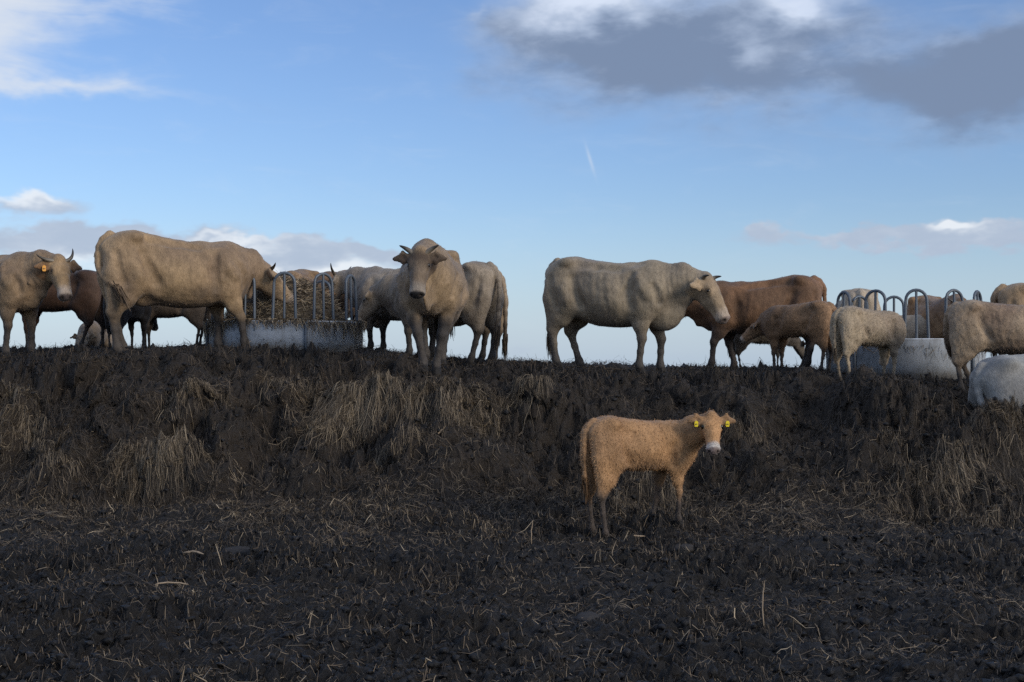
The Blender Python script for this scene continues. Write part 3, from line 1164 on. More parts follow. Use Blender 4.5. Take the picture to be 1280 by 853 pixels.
    if not lying and not young:
        F.groove([(.36 * lx, 1.12), (.335 * lx, .95), (.36 * lx, .76)], .045, .06)                   # behind the shoulder
        F.groove([(.64 * lx, 1.0), (.68 * lx, .92), (.70 * lx, .80)], .035, .05)                     # before the shoulder
        F.groove([(-.40 * lx, 1.12), (-.36 * lx, .98), (-.27 * lx, .80)], .045, .06)                  # flank and thigh
        F.groove([(-.69 * lx, 1.12), (-.66 * lx, .95), (-.60 * lx, .78)], .030, .05)                  # thigh muscles
        F.groove([(-.34 * lx, 1.29), (-.10 * lx, 1.26), (.18 * lx, 1.22)], .035, .07)                 # along the loin
        F.ridge([(.44 * lx, 1.10), (.50 * lx, .98), (.55 * lx, .90)], .045, .06)                     # shoulder blade
        F.ridge([(-.50 * lx, .98), (-.46 * lx, .86)], .05, .07)
    elif young and not lying:
        F.groove([(.36 * lx, 1.10), (.34 * lx, .96), (.37 * lx, .84)], .035, .06)
        F.groove([(-.40 * lx, 1.14), (-.36 * lx, 1.0), (-.28 * lx, .88)], .035, .06)
    # --- tail
    tp = tail or [(-.84, 0, 1.12), (-.86, 0, .85), (-.84, 0, .55)]
    tp = [np.array((p[0] * lx, p[1], p[2] + up)) for p in tp]
    t0 = np.array((-.70 * lx, 0, Zt(1.34)))
    t1 = np.array((-.80 * lx, 0, Zt(1.285)))
    path = bez(t0, t1, t1 * .3 + tp[0] * .7 + np.array([-.02, 0, .02]), tp[0], 5)
    rest = bez(tp[0], tp[0] * .5 + tp[1] * .5, tp[1], tp[-1], 6)
    path = np.concatenate([path, rest[1:]])
    rr = np.interp(np.linspace(0, 1, len(path)), [0, .25, .6, 1], [.055, .04, .028, .024]) * (.9 if young else 1)
    rr = np.maximum(rr, 1.25 * res / s)
    F.sweep(path, rr, rr, S=(0, 1, 0.01), k=.03)
    V, Q = F.mesh()

    # --- normals, colour
    P = V.copy()
    v0, v1, v2, v3 = (V[Q[:, i]] for i in range(4))
    fn = np.cross(v2 - v0, v3 - v1)
    nr = np.zeros_like(V)
    for i in range(4):
        np.add.at(nr, Q[:, i], fn)
    nr /= np.maximum(np.linalg.norm(nr, axis=1), 1e-9)[:, None]
    amp = .0035 + wool * .008
    V = V + nr * (.0042 * wob3(P, 9.5, seed + 7) * sstep(.45, .7, P[:, 2]))[:, None]
    V = V + nr * (amp * wob3(P, 22 if wool < .1 else 30, seed + 3) * (.3 + .7 * sstep(.3, .6, P[:, 2])))[:, None]
    # neck folds
    dN = np.linalg.norm(P - (N0 * .55 + O * .45), axis=1)
    if not young:
        along = (P - N0) @ ((O - N0) / np.linalg.norm(O - N0))
        V = V + nr * (.0028 * np.sin(along * 105 + 2 * np.sin(P[:, 2] * 6)) * sstep(.40, .1, dN))[:, None]
    rib = np.sin(P[:, 0] * 62 + P[:, 2] * 9) * sstep(-.32, -.15, P[:, 0]) * sstep(.36, .2, P[:, 0]) * sstep(.62 + up, .8 + up, P[:, 2]) * sstep(1.3 + up, 1.1 + up, P[:, 2])
    V = V + nr * (.0018 * rib)[:, None]
    c1 = np.array(coat)
    c2 = np.array(coat2 if coat2 is not None else c1 * np.array([.72, .68, .62]))
    C = np.tile(c1, (len(V), 1))
    n1 = wob3(P, 3.0, seed + 11)
    n2 = wob3(P, 9.0, seed + 12)
    C = lerp_col(C, c2, .45 + .65 * n1 + .22 * n2)
    # back and neck a little browner, inner thighs and belly line paler
    pale = np.minimum(c1 * 1.35 + .04, .6)
    C = lerp_col(C, pale, .30 * sstep(-.55, -.8, P[:, 0] / lx) * sstep(.4, .7, P[:, 2]))
    f_ = (P - O) @ hf / hs
    f_ = np.where(f_ > .1, f_ / facel, f_)
    s_ = (P - O) @ hsd / hs
    u_ = (P - O) @ hu / hs
    inhead = sstep(-.05, .05, f_) * (np.abs(s_) < np.where(f_ > .15, .13, .36)) * (u_ > -.22) * (u_ < .16) * (f_ < .56)
    fc = np.array(face if face is not None else np.minimum(c1 * 1.12 + .01, .6))
    C = lerp_col(C, fc, inhead * .8)
    ear = inhead * sstep(.11, .15, np.abs(s_)) * (f_ < .14)
    C = lerp_col(C, earcol if earcol is not None else c2 * .9, ear * .8)
    if crown is not None:
        C = lerp_col(C, crown, inhead * sstep(.20, .06, f_ + .03 * n2) * .85)
    C = lerp_col(C, muzzle, inhead * sstep(.385 if young else .355, .45, f_ + .02 * n2))
    C = lerp_col(C, nose, inhead * sstep(.478, .495, f_) * (u_ > -.115))
    C = lerp_col(C, (.04, .03, .025), inhead * sstep(.03, .02, np.sqrt((f_ - .505) ** 2 + (np.abs(s_) - .043) ** 2 + (u_ + .066) ** 2)))
    de0 = np.sqrt(((f_ - .145) * .8) ** 2 + (np.abs(s_) - .108) ** 2 + (u_ + .012) ** 2)
    C = lerp_col(C, fc * .35, .85 * inhead * sstep(.040, .028, de0))
    if eyering:
        de = np.sqrt((f_ - .14) ** 2 + (np.abs(s_) - .108) ** 2 + (u_ + .012) ** 2)
        C = lerp_col(C, np.minimum(c1 * 1.7 + .06, .6), eyering * inhead * sstep(.052, .035, de))
    # dried mud: lower legs, flank splashes
    md = np.array([.046, .042, .040])
    ml = mud + .06 * n2 + .04 * wob3(P, 26, seed + 14)
    if lying:
        C = lerp_col(C, md, .55 * sstep(.2, -.02, P[:, 2] + .04 * n2))
    else:
        C = lerp_col(C, md, .93 * sstep(ml + .20, ml - .14, P[:, 2] + .05 * n1))
        C = lerp_col(C, md * 1.3, .55 * sstep(.15, .8, n2 * .6 + n1 * .4) * sstep(.95, .6, P[:, 2]))
        for hpnt in hoof_pts:
            dh = np.linalg.norm((P - np.array(hpnt)) * np.array([1, 1, .9]), axis=1)
            C = lerp_col(C, (.018, .016, .015), sstep(.115, .09, dh))
    dt = np.min(np.linalg.norm(P[:, None, :] - path[None, -4:, :], axis=2), axis=1)
    C = lerp_col(C, c2 * .6, .6 * sstep(.07, .04, dt))
    C = np.clip(C, .008, .7)
    body = np_mesh('body', V * s, Q, M_COAT, root, C)

    # --- hair: short tufts over the coat, long tuft at the tail end
    if nhair:
        hi_ = rng.choice(len(V), nhair)
        base = V[hi_] + rng.normal(0, .006, (nhair, 3))
        flow = np.array([-.35, 0, -.8])
        dr = nr[hi_] * .40 + flow + rng.normal(0, .45, (nhair, 3))
        hm = inhead[hi_] > .5
        dr[hm] = nr[hi_][hm] * .35 + rng.normal(0, .3, (hm.sum(), 3)) + hf * .35
        dr /= np.linalg.norm(dr, axis=1)[:, None]
        Ln = hair / s * rng.uniform(.5, 1.5, nhair) * np.where(hm, .45, 1.0) * np.where(P[hi_][:, 2] < .55, .7, 1)
        sd = np.cross(dr, nr[hi_] + rng.normal(0, .25, (nhair, 3)))
        sd /= np.linalg.norm(sd, axis=1)[:, None]
        wd = (.0018 + .07 * hair) / s
        a, b_, c_ = base - sd * wd, base + sd * wd, base + dr * Ln[:, None]
        HV = np.stack([a, b_, c_], 1).reshape(-1, 3)
        HC = np.repeat(np.clip(C[hi_] * rng.uniform(.92, 1.18, (nhair, 1)), .006, .7), 3, axis=0)
        HF = np.arange(nhair * 3).reshape(-1, 3)
        flip = (np.cross(b_ - a, c_ - a) * nr[hi_]).sum(1) < 0
        HF[flip] = HF[flip][:, ::-1]
        np_mesh('hair', HV * s, HF, M_HAIR, root, HC, smooth=False)
    nt = 160
    e0 = path[-1]
    tdir = path[-1] - path[-3]
    tdir = tdir / np.linalg.norm(tdir)
    tb = e0 - tdir * rng.uniform(0, .14, nt)[:, None] + rng.normal(0, .016, (nt, 3))
    PP = np.zeros((nt, 3, 3))
    TL = rng.uniform(.10, .26, nt) * (.75 if young else 1)
    gd = tdir * .65 + np.array([0, 0, -.55])
    for j in range(3):
        PP[:, j] = tb + (gd[None] * (j / 2) + rng.normal(0, .045, (nt, 3)) * (j / 2)) * TL[:, None] + (0, 0, 0)
    tsd = rng.normal(0, 1, (nt, 3))
    tsd /= np.linalg.norm(tsd, axis=1)[:, None]
    tv, tq, tcc = ribbons(PP, np.full(nt, .014), tsd, np.tile(c2 * .45, (nt, 1)) * rng.uniform(.6, 1.4, (nt, 1)))
    np_mesh('tail_tuft', tv * s, tq, M_HAIR, root, np.clip(tcc, .008, .5))

    # --- eyes, horns, ear tags
    for e in (-1, 1):
        c = HD(.142, e * (.101 + .012 * (eyes - 1)), -.012) * s
        r = .026 * hs * s * eyes
        th_ = np.linspace(0, math.pi, 8)
        ph_ = np.linspace(0, 2 * math.pi, 13)[:-1]
        ev = np.array([[math.sin(t) * math.cos(p), math.sin(t) * math.sin(p), math.cos(t)] for t in th_ for p in ph_]) * r + c
        eq = np.array([(i * 12 + j, (i + 1) * 12 + j, (i + 1) * 12 + (j + 1) % 12, i * 12 + (j + 1) % 12) for i in range(7) for j in range(12)])
        np_mesh('eye', ev, eq, M_EYE, root)
    if horns:
        for e, hn in ((1, horns[0]), (-1, horns[1])):
            if hn is None:
                continue
            b0 = HD(-.005, e * .065, .005)
            p1 = HD(hn[0][0], e * hn[0][1], hn[0][2])
            p2 = HD(hn[1][0], e * hn[1][1], hn[1][2])
            p3 = HD(hn[2][0], e * hn[2][1], hn[2][2])
            pts = bez(b0, p1, p2, p3, 11) * s
            rad = np.interp(np.linspace(0, 1, 11), [0, .5, .9, 1], [.030, .023, .010, .002]) * s
            hv, hq = tube(pts, rad, 10)
            tt = np.repeat(np.linspace(0, 1, 11), 10)
            hc = np.array([.22, .185, .14])[None] * (1 - tt[:, None]) + np.array([.03, .028, .027])[None] * tt[:, None]
            hc = np.where(tt[:, None] > .55, hc * .6, hc)
            np_mesh('horn', hv, hq, M_HORN, root, hc)
    for e, mt in tags:
        c0 = HD(.035, e * .19, -.04 + earu * .7) + hs * (en * .03 - hf * 0 - np.array([0, 0, .02]))
        # flat tag with rounded corners hanging in front of the ear
        ring = [(-.5, 0), (-.5, -.85), (-.35, -1), (.35, -1), (.5, -.85), (.5, 0), (.2, .25), (-.2, .25)]
        tw, thh, tk = .044 * hs, .058 * hs, .004
        V_ = []
        for dk in (0, tk):
            for a_, b2 in ring:
                V_.append(c0 + hsd * a_ * tw + (hu * .75 * 0 + np.array([0, 0, 1.0])) * b2 * thh + en * dk)
        V_ = np.array(V_) * s
        me = bpy.data.meshes.new('ear_tag')
        me.from_pydata([tuple(v) for v in V_], [], [tuple(range(7, -1, -1)), tuple(range(8, 16))] + [(i, (i + 1) % 8, 8 + (i + 1) % 8, 8 + i) for i in range(8)])
        me.materials.append(mt)
        tgo = bpy.data.objects.new('ear_tag', me)
        link(tgo, root)
        pz = np.array([0, 0, 1.0])
        pv = np.array([c0 + en * (tk + .002) + hsd * a_ * tw + pz * b2 * thh for a_, b2 in ((-.3, -.35), (.3, -.42), (.28, -.55), (-.05, -.52), (-.28, -.72), (-.3, -.6))]) * s
        np_mesh('tag_print', pv, np.array([(0, 1, 2, 3), (0, 3, 4, 5)]), M_PRINT, tgo, smooth=False)
    HERD.append(root)
    return root


# horn shapes: (f, s, u) control points from the poll, sideways positive
H_UP = [(-.02, .13, .01), (-.05, .18, .05), (-.15, .17, .09)]
H_OUT = [(-.01, .14, .01), (.0, .21, .03), (-.05, .29, .07)]
H_FWD = [(-.03, .10, .02), (-.02, .13, .06), (.02, .13, .115)]
H_BULL = [(-.045, .12, .03), (-.06, .165, .05), (-.07, .215, .075)]
H_SHORT = [(-.02, .12, .01), (-.03, .17, .03), (-.04, .22, .06)]
H_WIDE = [(-.04, .18, .00), (-.07, .30, .06), (-.18, .40, .10)]
TAN = (0.352, 0.240, 0.133)
TAN2 = (0.234, 0.161, 0.101)
GREY = (0.322, 0.268, 0.210)
GREY2 = (0.227, 0.191, 0.157)


def build_herd():
    # far left cow looking across to the right
    cow('cow', 'tan horned cow at the left edge, head turned to the right', -12, 17.7, -22, .95, coat=(0.301, 0.206, 0.117), coat2=TAN2, neck=(14, -4), head=(-52, -32), horns=(H_UP, H_OUT),
        feet={'fl': (.05, 0), 'fr': (-.08, 0)}, tags=((-1, M_TAGO),), earcol=(.17, .085, .04), face=(0.347, 0.232, 0.124), seed=1, res=.017, headsc=1.05, nhair=8000)
    cow('cow', 'dark brown young cow standing behind the tan cow at the left edge', 72, 19.3, 176, .80, young=True, coat=(0.080, 0.042, 0.024), coat2=(0.035, 0.020, 0.014), neck=(0, 0), head=(-40, 0), seed=2, feet={'hr': (-.12, 0), 'hl': (.14, 0)}, mud=.3, nhair=5000)
    cow('calf', 'pale calf lying behind the dark brown young cow', 116, 20.3, -85, .55, young=True, lying=True, coat=(0.297, 0.226, 0.156), neck=(-5, 0), head=(-35, 0), seed=3, nhair=2500, headsc=1.15, cat='calf', res=.017, dz=.02)
    cow('cow', 'large tan cow seen side on reaching its head into the left feeder', 220, 17.3, 26, 1.05, coat=TAN, coat2=TAN2, neck=(-16, 2), head=(-40, 4), horns=(H_OUT, H_OUT), poll=(1.08, .03, .98),
        feet={'hl': (.08, 0), 'hr': (-.05, 0), 'fr': (.26, .02), 'fl': (.02, 0)}, tail=[(-.835, -.08, 1.02), (-.83, -.14, .84), (-.66, -.33, .72)], lenx=1.08, seed=4, res=.017, fat=1.02, udder=True)
    cow('calf', 'black calf half hidden behind the hind legs of the large tan cow', 160, 18.7, 80, .60, young=True, coat=(0.022, 0.019, 0.018), coat2=(0.014, 0.012, 0.012), neck=(-10, 0), head=(-50, 0), seed=5, nhair=2500, cat='calf', legl=1.05)
    cow('calf', 'grey brown calf seen under the belly of the large tan cow', 212, 19.2, 178, .64, young=True, coat=(0.152, 0.115, 0.084), coat2=(0.080, 0.060, 0.045), neck=(-20, 0), head=(-60, 0), seed=6, nhair=2500, cat='calf', legl=1.05)
    # behind the left feeder
    cow('cow', 'brown cow feeding behind the middle hoop of the left feeder', 372, 20.6, -92, .84, coat=(0.236, 0.151, 0.082), coat2=(0.148, 0.082, 0.043), neck=(-18, 0), head=(-62, 0), seed=7, nhair=4000)
    cow('cow', 'reddish brown cow feeding at the far right side of the left feeder', 424, 20.7, -100, .86, coat=(0.219, 0.126, 0.066), coat2=(0.151, 0.088, 0.047), neck=(-8, 0), head=(-50, -8), seed=8, nhair=4000, horns=(H_SHORT, H_SHORT))
    cow('cow', 'grey horned cow facing left into the hay between feeder and bull', 504, 19.4, 150, .92, coat=GREY, coat2=GREY2, neck=(14, 8), head=(-48, 14), horns=(H_WIDE, H_WIDE), seed=9, face=(0.289, 0.226, 0.163), nhair=6000)
    # the bull
    cow('bull', 'big tan bull facing the camera at the edge of the mound', 541, 16.9, -90, 1.05, fat=.90, coat=(0.299, 0.209, 0.123), coat2=(0.190, 0.149, 0.116), bull=True, neck=(15, -8), head=(-61, -6), earu=.03, horns=(H_BULL, H_BULL),
        feet={'fr': (.20, .12), 'fl': (.02, -.12), 'hl': (0, -.12), 'hr': (0, .08)}, earcol=(.075, .055, .042), crown=(.08, .054, .036), face=(0.155, 0.116, 0.083), muzzle=(.30, .25, .20), nose=(.022, .02, .02), seed=10, res=.016, headsc=.98, facel=.92, mud=.52, cat='bull', nhair=9000)
    cow('cow', 'grey cow with hanging tail behind the bull, rump to the right', 556, 18.5, 155, .93, coat=(0.272, 0.218, 0.159), coat2=(0.186, 0.148, 0.113), neck=(-5, 0), head=(-50, 0), seed=11, feet={'hr': (-.05, 0), 'hl': (.10, 0)}, tail=[(-.86, .03, 1.05), (-.87, .05, .75), (-.84, .06, .42)], nhair=6000)
    cow('cow', 'cow whose rump just shows beyond the grey cow behind the bull', 567, 19.6, 150, .93, coat=(0.280, 0.210, 0.139), coat2=(0.190, 0.140, 0.094), neck=(-5, 0), head=(-50, 0), seed=12, tail=[(-.87, .0, 1.05), (-.90, .0, .75), (-.88, .0, .30)], nhair=4000)
    # the big cow of the middle
    cow('cow', 'grey tan cow standing alone against the sky, side on with head right', 764, 17.5, -24, 1.01, coat=(0.287, 0.230, 0.158), coat2=(0.225, 0.183, 0.139), brisket=1.1, neck=(1, 2), head=(-54, -16), horns=(H_FWD, H_FWD),
        feet={'hl': (.12, 0), 'hr': (-.06, 0), 'fr': (-.06, 0), 'fl': (.10, 0)}, face=(0.339, 0.240, 0.144), earcol=(.40, .29, .18), muzzle=(.44, .345, .26), nose=(.24,.18,.15), seed=13, res=.016, headsc=1.05, fat=1.03, neckl=1.08, mud=.3, tail=[(-.85, .02, 1.0), (-.84, .03, .70), (-.82, .03, .42)])
    cow('cow', 'reddish brown cow standing behind the head of the grey tan cow', 951, 18.9, 175, .92, coat=(.205, .108, .055), coat2=(0.130, 0.072, 0.039), neck=(-4, -8), head=(-42, -10), seed=14, feet={'fl': (.20, 0), 'fr': (-.14, 0)}, mud=.55, nhair=8000, lenx=1.08)
    cow('calf', 'grey calf with lowered head under the reddish brown cow', 952, 19.8, 12, .56, young=True, coat=(0.166, 0.139, 0.109), coat2=(0.111, 0.093, 0.078), neck=(-30, 20), head=(-50, 30), seed=15, cat='calf', nhair=3500, wool=.3, hair=.02)
    cow('calf', 'brown calf suckling at the reddish brown cow', 998, 17.75, 136, .63, young=True, coat=(.275, .16, .083), coat2=(.185, .11, .06), neck=(-12, 6), neckl=.58, head=(-34, 14), seed=16, cat='calf', nhair=7000, wool=.3, hair=.018, tags=((1, M_TAGW),), legl=1.04, res=.016)
    cow('calf', 'pale woolly calf with its head hidden, standing before the right feeder', 1087, 16.55, 28, .62, young=True, coat=(0.375, 0.295, 0.198), coat2=(0.292, 0.223, 0.155), neck=(-25, 60), head=(-65, 80), seed=17, cat='calf', nhair=12000, wool=.45, hair=.013, mud=.12, fat=1.08, res=.015)
    # behind the right feeder
    cow('cow', 'pale cow turned away behind the leftmost hoop of the right feeder', 1069, 20.6, 84, .88, coat=(0.403, 0.327, 0.233), coat2=(0.313, 0.239, 0.171), neck=(0, 0), head=(-45, 0), seed=18, nhair=4000)
    cow('calf', 'pale young cow behind the middle hoops of the right feeder', 1152, 20.2, 168, .66, young=True, coat=(0.403, 0.327, 0.240), coat2=(0.294, 0.231, 0.163), neck=(-8, 0), head=(-45, 0), seed=19, nhair=3500, cat='cow')
    cow('cow', 'brown faced horned cow looking out over the rightmost hoop', 1172, 20.3, -84, .86, coat=(0.289, 0.176, 0.094), coat2=(0.183, 0.107, 0.058), neck=(14, -6), head=(-52, 10), horns=(H_OUT, H_OUT), seed=20, tags=((-1, M_TAG),), nhair=4000)
    # right edge
    cow('cow', 'grey brown rough coated young cow at the right edge, rump left', 1258, 15.95, -6, .80, young=True, coat=(0.313, 0.232, 0.154), coat2=(0.212, 0.143, 0.095), neck=(0, 0), head=(-45, 0), seed=21, nhair=12000, hair=.012, wool=.35, fat=1.12, mud=.45, res=.015, legl=1.0, feet={'hl': (.16, 0), 'hr': (-.04, 0)}, tail=[(-.82, .05, 1.05), (-.81, .12, .86), (-.74, .16, .74)])
    cow('cow', 'tan cow mostly hidden behind the rough coated cow at the right edge', 1316, 18.9, 2, .95, coat=TAN, coat2=TAN2, neck=(0, 0), head=(-45, 0), seed=22, nhair=4000)
    cow('calf', 'reddish calf whose legs show beneath the rough coated cow', 1250, 18.2, 10, .56, young=True, coat=(0.246, 0.135, 0.062), coat2=(0.174, 0.091, 0.039), neck=(-10, 0), head=(-45, 0), seed=23, nhair=2500, cat='calf', mud=.15)
    cow('cow', 'white grey cow lying down at the right edge', 1314, 14.9, 12, .92, lying=True, coat=(0.318, 0.314, 0.290), coat2=(0.167, 0.161, 0.155), neck=(10, 0), head=(-45, 0), seed=24, nhair=7000, hair=.008, res=.016, tail=[(-.86, -.10, .98), (-.86, -.22, .84), (-.74, -.36, .70)], dz=-.04, tilt=.26)
    # foreground calf
    cow('calf', 'tan calf with yellow ear tags standing alone below the mound, facing the camera', 800, 12.35, 27, .665, lenx=1.0, young=True, coat=(.40, .228, .108), coat2=(.30, .172, .085), neck=(16, -24), poll=(.72, -.58, 1.46), earu=.05, head=(-57, -117), seed=25, cat='calf', nhair=20000, hair=.014, wool=.10,
        feet={'hl': (-.03, .02), 'hr': (.0, 0), 'fl': (-.16, .04), 'fr': (.04, 0)}, tags=((1, M_TAG), (-1, M_TAG)), muzzle=(.50, .455, .415), nose=(.22, .17, .155), headsc=1.06, facel=.82, eyes=1.35, res=.0125, mud=.46, eyering=.8, earcol=(.25, .155, .085), legl=1.13, face=(0.473, 0.262, 0.120), neckl=.8,
        tail=[(-.85, -.02, 1.05), (-.86, -.03, .75), (-.83, -.03, .52)])


build_herd()

# ------------------------------------------------------------------ feeders
def arc_sheet(r, a0, a1, z0, z1, thick, n=14):
    V, Q = [], []
    for i in range(n + 1):
        a = a0 + (a1 - a0) * i / n
        c, s_ = math.cos(a), math.sin(a)
        for rr, zz in ((r, z0), (r, z1 - .012), (r + .012, z1), (r + .012, z1 + .012), (r - thick - .004, z1 + .012), (r - thick, z1), (r - thick, z0)):
            V.append((rr * c, rr * s_, zz))
    for i in range(n):
        for j in range(7):
            j2 = (j + 1) % 7
            Q.append((i * 7 + j, (i + 1) * 7 + j, (i + 1) * 7 + j2, i * 7 + j2))
    return np.array(V), np.array(Q)


def feeder(label, px, D, r, wall, hoop_h, nh, phase, dz=0.0, skip=()):
    x, y = (px - 640) / FPX * D, D
    z = float(coarse_h(np.array([x]), np.array([y]))[0]) + dz
    root = bpy.data.objects.new('ring_feeder', None)
    link(root)
    root.location = (x, y, z)
    tag(root, label, 'feeder', 'round galvanised cattle feeders')
    npan = 4
    for i in range(npan):
        a0 = phase + i * 2 * math.pi / npan + .012
        V, Q = arc_sheet(r, a0, a0 + 2 * math.pi / npan - .024, -.10, wall, .006, 20)
        pn = np_mesh('wall_panel', V, Q, M_GALV, root)
        # bolted flange strips at the joint
        a = a0 - .012
        fx = []
        for da in (-.016, .016):
            fx.append(da)
        cc, ss = math.cos(a), math.sin(a)
        tv = []
        for rr in (r + .003, r + .035):
            for da in fx:
                for zz in (-.08, wall - .005):
                    tv.append((rr * math.cos(a + da), rr * math.sin(a + da), zz))
        q = [(0, 1, 3, 2), (4, 6, 7, 5), (0, 4, 5, 1), (2, 3, 7, 6), (0, 2, 6, 4), (1, 5, 7, 3)]
        np_mesh('flange', np.array(tv), np.array(q), M_TUBE, root, smooth=False)
    for i in range(nh):
        if i in skip:
            continue
        a = phase + (i + .5) * 2 * math.pi / nh
        hw = .125
        rad = Vector((math.cos(a), math.sin(a), 0))
        tan = Vector((-math.sin(a), math.cos(a), 0))
        pts = []
        zt = wall + hoop_h
        lean = -.03
        for t in np.linspace(0, 1, 5):
            pts.append((-hw - .02 * (1 - t), wall - .12 + t * (hoop_h - hw + .12)))
        for t in np.linspace(0, 1, 11)[1:-1]:
            th = math.pi * (1 - t)
            pts.append((hw * math.cos(th), zt - hw + hw * math.sin(th)))
        for t in np.linspace(1, 0, 5):
            pts.append((hw + .02 * (1 - t), wall - .12 + t * (hoop_h - hw + .12)))
        P = [rad * (r - .03 + lean * (zz - wall)) + tan * u + Vector((0, 0, zz)) for u, zz in pts]
        V, Q = tube([tuple(p) for p in P], [.019] * len(P), 8)
        hp = np_mesh('hoop', V, Q, M_TUBE, root)
        bar = [rad * (r - .03 + lean * (zz - wall)) + Vector((0, 0, zz)) for zz in (wall - .12, wall + hoop_h * .5, zt - .005)]
        V, Q = tube([tuple(p) for p in bar], [.016] * 3, 8)
        np_mesh('bar', V, Q, M_TUBE, hp)
    return root, (x, y, z)


def hay(label, c, r, h, n, bright):
    x, y, z = c
    # heap core
    nr_, na = 16, 40
    V = []
    for i in range(nr_ + 1):
        q = i / nr_
        for j in range(na):
            a = j * 2 * math.pi / na
            rr = r * q
            zz = .05 + h * (1 - q ** 2.2)
            wx, wy = rr * math.cos(a), rr * math.sin(a)
            zz += .06 * float(perlin(np.array([wx * 3 + x]), np.array([wy * 3 + y]), 81)[0]) + .03 * float(perlin(np.array([wx * 9]), np.array([wy * 9]), 82)[0])
            V.append((x + wx, y + wy, z + zz))
    Q = [(i * na + j, (i + 1) * na + j, (i + 1) * na + (j + 1) % na, i * na + (j + 1) % na) for i in range(nr_) for j in range(na)]
    V, Q = np.array(V), np.array(Q)
    C = np.tile(np.array([.12, .092, .056]), (len(V), 1))
    q = np.sqrt(RS.rand(n))
    a = RS.rand(n) * 6.283
    hx, hy = r * q * np.cos(a), r * q * np.sin(a)
    hz = .05 + h * (1 - q ** 2.2)
    L = RS.uniform(.08, .32, n)
    az = RS.rand(n) * 6.283
    tl = RS.normal(0, .45, n)
    P = np.zeros((n, 4, 3))
    for j in range(4):
        t = j / 3 - .4
        aa = az + RS.normal(0, .12, n)
        P[:, j, 0] = x + hx + np.cos(aa) * L * t
        P[:, j, 1] = y + hy + np.sin(aa) * L * t
        P[:, j, 2] = z + hz + RS.uniform(-.03, .09, n) * 0 + .03 + tl * L * t - .35 * L * t * t + .06 * perlin(hx * 3 + x, hy * 3 + y, 81)
    side = RS.normal(0, 1, (n, 3))
    side /= np.linalg.norm(side, axis=1)[:, None]
    rb = ribbons(P, RS.uniform(.004, .008, n), side, straw_cols(n, bright))
    # strands hanging out over the rim
    m = n // 4
    a = RS.rand(m) * 6.283
    P = np.zeros((m, 4, 3))
    Lh = RS.uniform(.04, .24, m) * (.5 + .6 * sstep(-.2, .5, np.sin(a * 3 + x)))
    for j in range(4):
        t = j / 3
        rr = r * (.9 + .16 * min(1, t * 2)) + RS.normal(0, .015, m)
        aa = a + RS.normal(0, .05, m) * t
        P[:, j] = np.stack([x + rr * np.cos(aa), y + rr * np.sin(aa), z + .42 + .05 * math.sin(t * 3) - Lh * t * t], 1)
    side = RS.normal(0, 1, (m, 3))
    side /= np.linalg.norm(side, axis=1)[:, None]
    rb2 = ribbons(P, RS.uniform(.004, .008, m), side, straw_cols(m, bright))
    V, Q, C = join([(V, Q, C), rb, rb2])
    o = np_mesh('hay_heap', V, Q, M_STRAW, col=C)
    tag(o, label, 'hay', kind='stuff')


def build_feeders():
    _, c = feeder('round galvanised feeder heaped with hay in the left half of the herd', 357, 18.5, 1.0, .42, .60, 12, R(-67), dz=-.06, skip=(2, 3, 8))
    hay('heap of brown hay filling the left round feeder', c, .97, .92, 10000, 1.3)
    _, c = feeder('round galvanised feeder at right behind the pale woolly calf', 1131, 18.15, .98, .52, .60, 12, R(-52), dz=-.04, skip=(1, 2, 3, 6, 7))
    hay('low bed of hay inside the right round feeder', c, .93, .30, 1800, .8)


build_feeders()

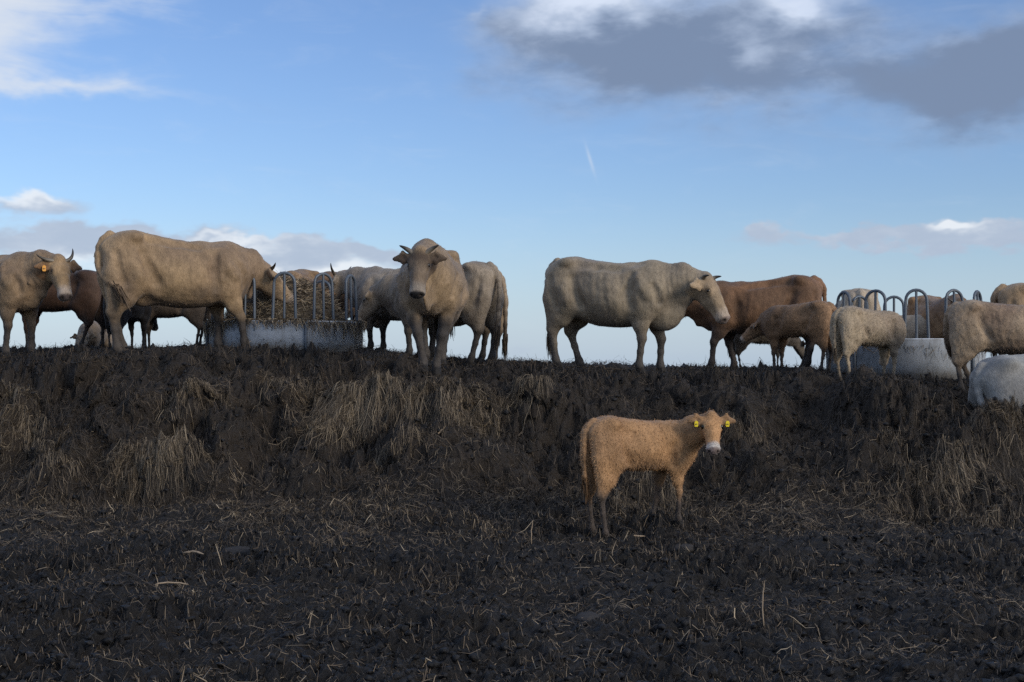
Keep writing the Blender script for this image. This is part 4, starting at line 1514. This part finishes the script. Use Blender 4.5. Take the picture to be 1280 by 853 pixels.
# ------------------------------------------------------------------ stones and sticks
def stone(label, px, py, r, seed, flat=.55, mat=None):
    x, y = hit(px, py, coarse_h)
    import bmesh
    bm = bmesh.new()
    bmesh.ops.create_icosphere(bm, subdivisions=3, radius=1)
    V = np.array([v.co[:] for v in bm.verts])
    Fc = np.array([[v.index for v in f.verts] for f in bm.faces])
    bm.free()
    V = V * (1 + .16 * wob3(V, 2.0, seed) + .05 * wob3(V, 6.0, seed + 1))[:, None]
    rs = np.random.RandomState(seed)
    V = V * np.array([1.0, rs.uniform(.7, 1), flat]) * r
    o = np_mesh('stone', V, Fc, mat or M_ROCK)
    o.location = (x, y, float(fine_h(np.array([x]), np.array([y]))[0]) + r * flat * .35)
    o.rotation_euler = (0, 0, rs.rand() * 6)
    tag(o, label, 'stone', 'stones in the mud')


def stick(label, px, py, L, az, w, lift=.02, tilt=0.0, seed=1):
    x, y = hit(px, py, coarse_h)
    rs = np.random.RandomState(seed)
    n = 9
    t = np.linspace(-.5, .5, n)
    pts = np.stack([t * L, .05 * L * np.sin(t * 5 + seed), .04 * L * np.cos(t * 4)], 1) + rs.normal(0, .01 * L, (n, 3)) * np.array([0, 1, 1])
    rad = w * np.interp(t, [-.5, -.3, .3, .5], [.5, 1, .9, .3])
    V, Q = tube(pts, rad, 7)
    V[:, 2] *= .7
    o = np_mesh('stick', V, Q, M_WOOD)
    o.location = (x, y, float(fine_h(np.array([x]), np.array([y]))[0]) + lift)
    o.rotation_euler = (0, tilt, az)
    tag(o, label, 'stick', 'pale sticks in the mud')


stone('flat brown stone on the mound crest left of the bull', 463, 463, .13, 3, .45)
stone('dark stone on the crest by the front hooves of the grey tan cow', 770, 463, .16, 4, .45)
stone('small grey stone in the mud at bottom centre', 637, 800, .085, 5, .6)
stone('grey stone in the mud just right of the tan calf', 853, 692, .11, 6, .4)
stone('low muddy stone right of bottom centre', 735, 778, .12, 7, .3)
stone('half buried brown stone at lower left of the mound foot', 297, 695, .13, 8, .4)
stick('pale splinter of wood on the mud at lower left', 243, 708, .20, R(-28), .012, seed=2)
stick('short yellowish stalk lying right of the calf hind hooves', 794, 681, .17, R(15), .010, seed=3)
stick('pale forked twig sticking out of the mound below the bull', 548, 556, .28, R(50), .011, .06, R(-35), seed=4)
stick('thin upright stalk in the mud left of the calf', 665, 682, .22, 0, .006, .10, R(-88), seed=5)
stick('upright brown stalk at lower right', 955, 797, .26, 0, .006, .11, R(-88), seed=6)
stick('pale bent stalk lying at bottom left edge', 30, 794, .38, R(8), .006, seed=7)
stick('two toned stalk at lower left below the pale splinter', 215, 754, .22, R(-2), .008, seed=8)
stick('long pale stalk lying at lower right', 1035, 705, .22, R(22), .007, seed=9)
